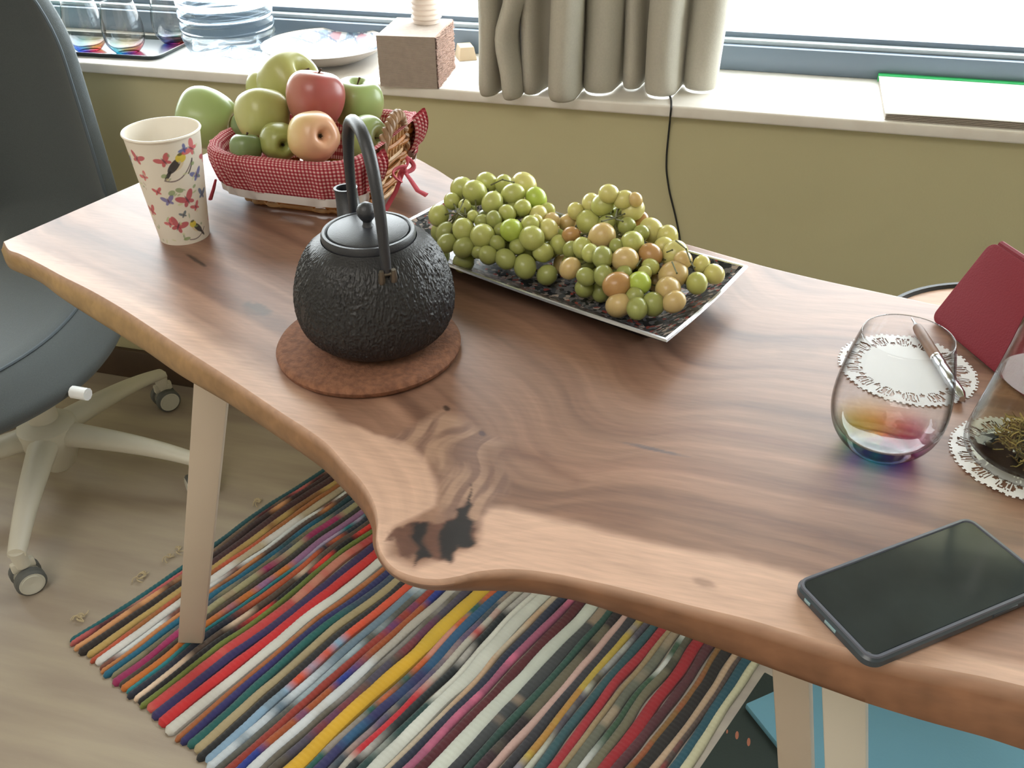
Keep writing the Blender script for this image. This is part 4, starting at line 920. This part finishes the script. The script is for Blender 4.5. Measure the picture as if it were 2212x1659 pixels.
b = MB().lathe([(.005, L_*.51), (.0054, L_*.53), (.0056, L_*.60), (.0050, L_*.62), (.0056, L_*.64), (.0058, L_*.80), (.005, L_*.82), (.0056, L_*.84), (.0054, L_*.95), (.003, L_)], pa, 16, rq, cap0=True, cap1=True)
b.lathe([(.0008, -.004), (.001, .004), (.0034, .013), (.0045, .0145)], pa, 12, rq, cap0=True, cap1=True); b.build('metal_fittings', pm('pen_silver', 'c9ced4', .2, 1), pen)
MB().lathe([(.0056, .50*L_), (.0057, .505*L_), (.0057, .52*L_), (.0054, .525*L_)], pa, 16, rq).build('ring', pm('pen_ring', 'e8e8ea', .2, 1), pen)
# tent-folded case
A0 = Vector((.1945, .9225, TZ)); e_l = Vector((.47, -.883, 0)); e_w = Vector((.883, .47, 0)); th_ = math.radians(61); up_ = e_w*math.cos(th_)+Vector((0, 0, 1))*math.sin(th_); nn_ = e_w*-math.sin(th_)+Vector((0, 0, 1))*math.cos(th_)
m_red = pm('case_red', '802d37', .65, bump=(500, .3), spec=.2); m_redw = pm('case_edge', 'd8c8c6', .6)
case = thing('folding_case', tuple(A0), 'dark red folding case standing like a tent at the right rear of the table', 'case')
def panel(o_, e1, e2, n_, L1, L2, t, r=.010):
    out = []
    for x, y in rrect(L1/2, L2/2, L1/2, L2/2, r, 6): out.append((x, y))
    v = [o_+e1*x+e2*y for x, y in out]+[o_+e1*x+e2*y+n_*t for x, y in out]; n = len(out)
    return MB().add(v, [tuple(range(n-1, -1, -1)), tuple(range(n, 2*n))]+[(i, (i+1) % n, n+(i+1) % n, n+i) for i in range(n)])
WL = .095
panel(A0-nn_*-.0, e_l, up_, nn_, .165, WL, .005).build('front_cover', m_red, case, bevel=.0015)
panel(A0-nn_*.0022+up_*.002, e_l, up_, nn_, .165, WL-.002, .0016).build('inner_lining', m_redw, case, bevel=.0004)
top_ = A0+up_*WL; dn = e_w*math.cos(th_)-Vector((0, 0, 1))*math.sin(th_); n2 = e_w*math.sin(th_)+Vector((0, 0, 1))*math.cos(th_)
panel(top_+e_w*.002, e_l, dn, n2, .165, WL, .004).build('back_cover', m_red, case, bevel=.0015)
MB().tube([top_+e_l*.008+e_w*.001+Vector((0,0,.001)), top_+e_l*.157+e_w*.001+Vector((0,0,.001))], .004, 8).build('spine', m_red, case)
# jar with dried plants
m_jar = clear_mat('jar_glass', (.97, .975, .96), 1.5, edge=.55)
jar = thing('glass_jar', (JC[0], JC[1], TZ), 'tapering clear glass jar of dried moss and herbs in liquid at the right edge', 'jar')
JO = [(.0003,.0022),(.040,.0022),(.0455,.004),(.0488,.009),(.0495,.016),(.0480,.028),(.0445,.050),(.0410,.075),(.0378,.100),(.035,.125),(.033,.150),(.0335,.160),(.033,.1612),(.0322,.160)]
JI = [(.032,.150),(.034,.125),(.0368,.100),(.040,.075),(.0435,.050),(.0465,.028),(.0475,.018),(.045,.0115),(.038,.009),(.0003,.0085)]
MB().lathe([tuple(q) for q in catmull(np.array(JO), 70)]+[tuple(q) for q in catmull(np.array(JI), 40)], (JC[0], JC[1], TZ), 80).build('vessel', m_jar, jar, angle=180)
m_liq = clear_mat('liquid', (.97, .95, .86), 1.33)
MB().lathe([(.0003,.0092),(.038,.0095),(.0445,.012),(.047,.018),(.046,.028),(.043,.050),(.0395,.075),(.0388,.080),(.0003,.080)], (JC[0], JC[1], TZ), 64).build('liquid', m_liq, jar)
rm = random.Random(3); m_moss = [pm('moss_olive', '857c4c', .9), pm('moss_straw', 'b3a468', .9), pm('moss_brown', '6a5634', .9)]
for q in range(3):
    b = MB()
    for k in range(230):
        a = rm.uniform(0, 6.283); r = .036*math.sqrt(rm.random()); z = .010+.012*rm.random()+.04*rm.random()*max(0, 1-r/.03)
        x, y = JC[0]+.008+r*math.cos(a)*.85, JC[1]+r*math.sin(a)*.85; pts = []
        d_ = Vector((rm.uniform(-1, 1), rm.uniform(-1, 1), rm.uniform(-.2, 1))).normalized()
        for s in range(5):
            pts.append((x, y, TZ+z)); d_ = (d_+Vector((rm.uniform(-.7, .7), rm.uniform(-.7, .7), rm.uniform(-.5, .5)))).normalized(); x += d_.x*.003; y += d_.y*.003; z += d_.z*.003
            rr3 = math.hypot(x-JC[0], y-JC[1])
            if rr3 > .041: x = JC[0]+(x-JC[0])*.041/rr3; y = JC[1]+(y-JC[1])*.041/rr3
            z = min(.066, max(.010, z))
        b.tube(pts, [.0006, .0007, .0006, .0005, .0003], 3)
    b.build('dried_moss', m_moss[q], jar, kind='stuff')
b = MB().ball((JC[0]-.030, JC[1]-.003, TZ+.0115), .0032, 12, 8, (1, 1, .7)); b.build('seed', pm('seed_dark', '3a332a', .6), jar)

# phone
c1, c2, c3 = [Vector(at(x, y, TZ+.010)) for x, y in ((1712, 1254), (1882, 1434), (2075, 1106))]
ew = (c2-c1); PW = ew.length; ew.normalize(); el = (c3-c1); el = el-ew*el.dot(ew); el.normalize(); PLN = .164; ang = math.atan2(el.y, el.x)
cen = c1+ew*PW/2+el*PLN/2
phone = thing('smartphone', (cen.x, cen.y, TZ), 'black smartphone in a dark bumper case lying face up near the front edge', 'phone')
def slab(hx, hy, r, z0, z1, bev): 
    b = MB(); n = 8; R0 = rrect(cen.x, cen.y, hx, hy, r, n, ang)
    R1 = rrect(cen.x, cen.y, hx-bev, hy-bev, max(.001, r-bev), n, ang)
    b.grid([[(x, y, z0) for x, y in R1], [(x, y, z0+bev) for x, y in R0], [(x, y, z1-bev) for x, y in R0], [(x, y, z1) for x, y in R1]], cv=True, flip=True)
    k = len(R0); b.f.append(tuple(range(k-1, -1, -1))); b.f.append(tuple(range(3*k, 4*k))); return b
m_case = pm('phone_case', '39434c', .3, spec=.6); m_scr = pm('phone_screen', '2a3134', .10, spec=.5, var=(18, .7, '353e40')); 
slab(PLN/2, PW/2, .010, TZ+.0002, TZ+.0095, .0022).build('bumper_case', m_case, phone, angle=30)
R0 = rrect(cen.x, cen.y, PLN/2-.0012, PW/2-.0012, .009, 8, ang); R1 = rrect(cen.x, cen.y, PLN/2-.0042, PW/2-.0042, .006, 8, ang)
b = MB().grid([[(x, y, TZ+.0094) for x, y in R0], [(x, y, TZ+.0106) for x, y in rrect(cen.x, cen.y, PLN/2-.0018, PW/2-.0018, .0085, 8, ang)], [(x, y, TZ+.0106) for x, y in rrect(cen.x, cen.y, PLN/2-.0036, PW/2-.0036, .0066, 8, ang)], [(x, y, TZ+.0094) for x, y in R1]], cv=True, flip=True)
b.build('case_lip', pm('phone_lip', '565a68', .28, spec=.7), phone)
slab(PLN/2-.0044, PW/2-.0044, .006, TZ+.009, TZ+.0099, .0003).build('screen', m_scr, phone, angle=30)
m_port = pm('phone_port', 'a8d4e4', .2, .6)  # pale blue highlight of the slots put into their colour
base = c1.copy(); base.z = TZ
for (q, ln, zz) in ((.22, .006, .0055), (.52, .011, .0055)):
    c0 = base+ew*PW*q-el*.0000; b = MB(); b.box((c0.x, c0.y, TZ+zz), (.0012, ln, .0026), Matrix.Rotation(ang, 3, 'Z')); b.build('port_opening', m_port, phone, bevel=.0004)
c0 = cen-ew*0+ew*(PW/2)+el*.035; b = MB(); b.box((c0.x, c0.y, TZ+.0055), (.022, .0014, .003), Matrix.Rotation(ang, 3, 'Z')); b.build('side_button', m_case, phone, bevel=.0004)

# ---------------------------------------------------------------- curtain, cord, sill things
m_cur = pm('curtain_linen', 'c2beb2', .95, bump=(900, .3), var=(300, .06), sheen=.1)
folds = [(1038,1086,208,0),(1088,1134,216,1),(1137,1182,204,0),(1190,1262,221,0),(1266,1345,201,0),(1357,1403,192,0),(1404,1486,208,0),(1490,1572,196,0)]
HZ = WZ0+.0025
P = []; zs = np.r_[HZ, HZ+.004, HZ+.010, HZ+.02, np.linspace(HZ+.04, WZ1+.02, 46)]
for zi, z in enumerate(zs):
    row = []; q = (z-HZ)/(WZ1-HZ); crush = math.sqrt(min(1, (z-HZ+.0018)/.018))
    for fi, (xa, xb, yb, wv) in enumerate(folds):
        A_ = at(xa, yb-3, HZ+.012); B_ = at(xb, yb-3, HZ+.012); fr = at((xa+xb)/2, yb, HZ+.006)[1]
        hw = (B_[0]-A_[0])/2; cx = (A_[0]+B_[0])/2-.019; fr = min(fr, 1.655)
        sway = (.010*math.sin(z*34+fi) if wv else .004*math.sin(z*9+fi*1.7)); cx += sway*(1 if wv else 1)*min(1, q*6+.2)
        cy0 = fr+.042; dp = .042*(1-.25*q)
        for k in range(11):
            a = math.pi+math.pi*k/10
            x = cx+math.cos(a)*hw*(.96 if crush > .9 else .80+.2*crush)*(1+.04*math.sin(z*14+fi*2)); y = cy0+math.sin(a)*dp*(.55+.45*crush)
            row.append((x, min(y, 1.73), z))
        nx = folds[fi+1] if fi < 7 else None
        if nx:
            C_ = at(nx[0], nx[2]-3, HZ+.012); mx_ = (B_[0]+C_[0])/2-.019
            row.append((mx_, min(cy0+.05, 1.745), z))
    P.append(row)
b = MB().grid(P); o = b.build('curtain', m_cur, angle=180)
so = o.modifiers.new('thick', 'SOLIDIFY'); so.thickness = .003; so.offset = 1
props(o, 'greige linen curtain bunched into thick folds, hanging down to the window sill', 'curtain')
pts = [(tuple(at(1446, 203, .7595))), tuple(at(1449, 213, .7595))]
cw = [aty(x, y, WY-.004) for x, y in ((1447, 262), (1440, 330), (1439, 368), (1446, 415), (1458, 462), (1466, 500), (1471, 535), (1478, 590), (1482, 650))]
cw0 = aty(1450, 232, 1.540)
path = catmull(np.array([pts[0], pts[1], tuple(at(1450, 218, .7600)), tuple(cw0)]+[tuple(aty(1448, 248, 1.545))]+[tuple(q) for q in cw]), 120)
PT = np.array([pts[0], pts[1], tuple(at(1450, 219, .7600)), tuple(cw0), tuple(aty(1448, 250, 1.543))]+[tuple(q) for q in cw])
dense = []
for i in range(len(PT)-1):
    for t in np.linspace(0, 1, 8, endpoint=False): dense.append(PT[i]*(1-t)+PT[i+1]*t)
dn_ = np.array(dense); 
for _ in range(6): dn_[1:-1] = (dn_[:-2]+dn_[1:-1]*2+dn_[2:])/4
tail = [np.array([dn_[-1][0]+.004, dn_[-1][1], z]) for z in np.linspace(dn_[-1][2]-.02, .12, 14)]
props(MB().tube([tuple(q) for q in dn_]+[tuple(q) for q in tail], .0017, 7).build('power_cord', pm('cord_black', '1c1c1e', .5)), 'thin black cord running from under the curtain down the wall', 'cord')

# tray with three rainbow glasses
s0 = at(398, 99, .7595); s1 = at(330, 133, .7595); m_tr = pm('black_tray_plastic', '2c3638', .3)
T0 = Vector((s1[0], s1[1], WZ0)); TX = .34; TYs = .150
tr2 = thing('serving_tray', (T0.x-TX/2, T0.y+TYs/2, WZ0), 'flat black serving tray on the window sill under three rainbow glasses', 'tray')
cx, cy = T0.x-TX/2+.004, T0.y+TYs/2
R_ = lambda hx, hy, z, r=.02: [(x, y, z) for x, y in rrect(cx, cy, hx, hy, r, 6, .04)]
hx, hy = TX/2, TYs/2
b = MB().grid([R_(hx-.006, hy-.006, WZ0+.0005), R_(hx, hy, WZ0+.009), R_(hx-.002, hy-.002, WZ0+.0095), R_(hx-.008, hy-.008, WZ0+.003)], cv=True, flip=True)
k = 28; b.f.append(tuple(range(k-1, -1, -1))); b.f.append(tuple(range(3*k, 4*k))); b.build('tray_body', m_tr, tr2, angle=30)
for (px, py, lb, rt) in ((178, 114, 'rainbow-based glass on the sill tray, nearest the dark chair', .6), (262, 118, 'rainbow-based glass in the middle of the sill tray', 0), (347, 106, 'rainbow-based glass on the sill tray, nearest the water bottle', 1.2)):
    p = at(px, py, WZ0+.004)
    g = glass_mesh((p[0], p[1]+(.055 if px == 347 else .022), WZ0+.0035), rt, .86).build('drinking_glass', m_g2, angle=180); props(g, lb, 'glass', 'rainbow glasses on the sill tray')
p = at(118, 62, WZ0+.001)
o = MB().lathe([(.0003, .0), (.026, .0), (.030, .004), (.036, .05), (.040, .085), (.0385, .085), (.034, .05), (.0003, .008)], (p[0], 1.70, WZ0+.0005), 40).build('plant_pot', pm('teal_glaze', '3f7f7a', .3), angle=50)
props(o, 'small teal pot on the sill, half hidden behind the chair back', 'pot')

# big water bottle
bx_, by_ = aty(500, 110, 1.675)[0], 1.677
m_bot = bpy.data.materials.new('bottle_plastic'); m_bot.use_nodes = True; nt = m_bot.node_tree; nt.nodes.clear(); out = nt.nodes.new('ShaderNodeOutputMaterial')
g = nt.nodes.new('ShaderNodeBsdfGlass'); g.inputs['IOR'].default_value = 1.25; g.inputs['Color'].default_value = (.93, .97, 1, 1); t = nt.nodes.new('ShaderNodeBsdfTransparent'); t.inputs[0].default_value = (.9, .95, 1, 1)
mx = nt.nodes.new('ShaderNodeMixShader'); mx.inputs[0].default_value = .4; nt.links.new(g.outputs[0], mx.inputs[1]); nt.links.new(t.outputs[0], mx.inputs[2]); nt.links.new(mx.outputs[0], out.inputs[0])
bot = thing('water_bottle', (bx_, by_, WZ0), 'large clear ribbed plastic water bottle standing on the window sill', 'bottle')
prof = [(.0003, .010), (.035, .004), (.060, .001), (.076, .004), (.086, .018), (.090, .034)]
for k in range(7): z = .040+k*.022; prof += [(.090, z), (.086, z+.007), (.090, z+.014)]
prof += [(.088, .20), (.070, .235), (.035, .262), (.022, .268), (.022, .285)]
def pet(a, r, z): k = 1-.10*max(0, math.cos(5*a))**2*max(0, 1-z/.034); return (r*k*math.cos(a), r*k*math.sin(a), z+.006*max(0, math.cos(5*a))*max(0, 1-z/.02))
MB().lathe([tuple(q) for q in catmull(np.array(prof), 150)], (bx_, by_, WZ0+.0004), 80, fn=pet, cap1=True).build('bottle_body', m_bot, bot, angle=180)
MB().lathe([(.0245, .283), (.0245, .302), (.022, .304), (.0003, .304)], (bx_, by_, WZ0), 30).build('cap', pm('cap_blue', '4c8fc8', .4), bot)

# decorated plate
pc = (aty(705, 120, 1.672)[0], 1.672)
m_pl = bpy.data.materials.new('plate_glaze'); m_pl.use_nodes = True
NR, NA = 34, 220; P = []; cl = []; PR = catmull(np.array([(.0003,.008),(.060,.008),(.078,.011),(.098,.021),(.117,.031),(.120,.0325)]), NR)
for j in range(NR):
    r, z = PR[j]; row = []
    for i in range(NA):
        t = 2*math.pi*i/NA; row.append((pc[0]+r*math.cos(t), pc[1]+r*math.sin(t), WZ0+z)); c_ = C('cdd0d6')
        k = (r-.080)/.036
        if 0 < k < 1:
            s = (t*11/(2*math.pi)) % 1; ln = min(abs(s-k*.9), abs(s-(1-k*.9)))
            if ln < .07: c_ = C('5f6c84')
            elif s < .35 and .2 < k < .8: c_ = C('b07c88')
            elif .4 < s < .75 and k > .3: c_ = C('8098b0')
        elif r > .116: c_ = C('d8d4d0')
        cl.append(c_)
    P.append(row)
plate = thing('plate', (pc[0], pc[1], WZ0), 'round white plate with a pink and blue patterned rim on the window sill', 'plate')
b = MB().grid(P, cv=True, flip=True); b.col = cl; b.build('plate_top', attr_mat('plate_paint', .25), plate, angle=180)
MB().lathe([(.0003,.002),(.048,.002),(.052,.0005),(.055,.002),(.075,.006),(.098,.017),(.118,.029),(.1208,.0325),(.120,.0333)], (pc[0], pc[1], WZ0), 110).build('plate_underside', pm('plate_plain', 'b9b2ac', .3), plate, angle=60)

# napkin block and the ribbed cup on it
q0 = at(822, 187, WZ0); q1 = at(945, 192, WZ0); ang2 = math.atan2(q1[1]-q0[1], q1[0]-q0[0]); W_ = math.hypot(q1[0]-q0[0], q1[1]-q0[1])
nap = thing('napkin_stack', (q0[0], q0[1], WZ0), 'square block of stacked beige paper napkins on the window sill beside the curtain', 'napkins')
R3 = Matrix.Rotation(ang2, 3, 'Z'); DP = .135; HN = .087; ns = 40; b = MB(); b2 = MB(); rn = random.Random(2)
for k in range(ns):
    z = HN*(k+.5)/ns; jx = rn.uniform(-.001, .0008); ln = .0015*math.sin(k*.35)
    c0 = Vector((q0[0], q0[1], WZ0+.0004))+R3@Vector((W_/2+jx*.3+ln*0, DP/2, z)); b.box(c0, (W_, DP, HN/ns*.86), R3)
    # folded rough edges on the right hand side
    V = []; m_ = 22
    for i in range(m_+1):
        y = DP*i/m_; o_ = .004*fbm(y*120+k*3, k*.7, 2)+.002*rn.random()
        V.append((y, o_))
    for i in range(m_):
        y0, o0_ = V[i]; y1, o1_ = V[i+1]; zz = z-HN/ns*.43; z2 = z+HN/ns*.43
        w_ = [R3@Vector((W_-.001, y0, zz)), R3@Vector((W_+o0_, y0, zz+.0006)), R3@Vector((W_+o1_, y1, zz+.0006)), R3@Vector((W_-.001, y1, zz)), R3@Vector((W_-.001, y0, z2)), R3@Vector((W_+o0_, y0, z2-.0004)), R3@Vector((W_+o1_, y1, z2-.0004)), R3@Vector((W_-.001, y1, z2))]
        b2.add([(q0[0]+v.x, q0[1]+v.y, WZ0+v.z) for v in w_], [(4, 5, 6, 7), (0, 3, 2, 1), (1, 2, 6, 5)])
m_nap = pm('napkin_paper', 'b0a298', .9, bump=(500, .3), var=(90, .1)); m_nap2 = pm('napkin_fold', 'b09080', .95, bump=(500, .4), var=(120, .3))
b.build('napkin_sheets', m_nap, nap, kind='stuff', smooth=False); b2.build('folded_edges', m_nap2, nap, kind='stuff', smooth=False)
o_ = at(930, 38, WZ0+HN+.002); rcx, rcy = o_[0]+.004, min(o_[1], 1.70)
prof = []
for k in range(12): z = .006+k*.0088; prof += [(.0245, z), (.0275, z+.003), (.0272, z+.0055), (.0245, z+.0085)]
o = MB().lathe([(.0003, 0), (.024, 0)]+prof+[(.022, .112), (.0003, .112)], (0, 0, 0), 40).build('ribbed_candle', pm('ribbed_pale', 'e6d8cf', .6), angle=25)
pcn = R3@Vector((W_*.50, DP*.78, 0)); o.location = (q0[0]+pcn.x+.012, q0[1]+pcn.y, WZ0+HN+.0006)
props(o, 'pale ribbed cylinder standing on top of the napkin block', 'candle')
# folded card right of the block
p = at(1002, 128, WZ0); b = MB(); b.box((p[0], p[1]+.012, WZ0+.012), (.035, .05, .0235), Matrix.Rotation(.5, 3, 'Z'), taper=.75)
props(b.build('card_box', pm('card_tan', 'b8a58c', .8), bevel=.001), 'small tan card box on the sill between the napkin block and the curtain', 'box')

# writing pad at the right on the sill
a0 = at(1914, 243, WZ0+.012); a1 = at(1907, 167, WZ0+.012); 
pad = thing('writing_pad', (a0[0], a0[1], WZ0), 'white writing pad with a green bound back edge at the right end of the sill', 'notepad')
x0 = a0[0]; y0 = a0[1]; y1 = 1.775; PWd = .30
m_pg = pm('pad_paper', 'eceae6', .6); 
b = MB()
for k in range(8): b.box((x0+PWd/2+.0006*(k % 3), (y0+y1)/2, WZ0+.0010+k*.0012), (PWd, y1-y0-.004*(k % 2), .0009))
b.build('pages', pm('pad_page_edges', 'b5aca2', .8), pad, kind='stuff', smooth=False)
P = [[(x0-.001+(PWd+.002)*i/20, y0-.002+(y1-y0)*j/8, WZ0+.0108+.0016*math.sin(i/20*3)*(1-j/8)) for j in range(9)] for i in range(21)]
b = MB().grid(P); oc = b.build('cover_sheet', m_pg, pad, angle=180); so = oc.modifiers.new('t', 'SOLIDIFY'); so.thickness = .0006
b = MB(); b.box((x0+PWd/2, y1-.003, WZ0+.0065), (PWd+.003, .016, .0125)); b.build('green_binding', pm('binding_green', '2fae62', .5), pad, bevel=.0015)

# small round stool beyond the table
SC_ = np.array([.335, 1.075]); stool = thing('round_stool', (SC_[0], SC_[1], 0), 'round wooden stool with a black rim between the table and the wall', 'stool')
MB().lathe([(.0003, .612), (.164, .612), (.164, .640), (.0003, .640)], (SC_[0], SC_[1], 0), 72).build('seat', pm('stool_wood', 'b08a6c', .5, var=(20, .2), aniso=(1, 6, 1)), stool, angle=40)
MB().lathe([(.164, .610), (.171, .611), (.172, .640), (.170, .645), (.165, .645), (.163, .640)], (SC_[0], SC_[1], 0), 72).build('rim_band', pm('stool_black', '26282a', .5), stool, angle=50)
MB().lathe([(.05, .612), (.02, .58), (.018, .10), (.03, .05)], (SC_[0], SC_[1]+.05, 0), 24).build('pedestal', pm('stool_leg', '26282a', .5), stool)
MB().lathe([(.03, .05), (.085, .030), (.088, .0195), (.0003, .0195)], (SC_[0], SC_[1]+.05, 0), 40).build('foot', pm('stool_foot', '26282a', .5), stool)
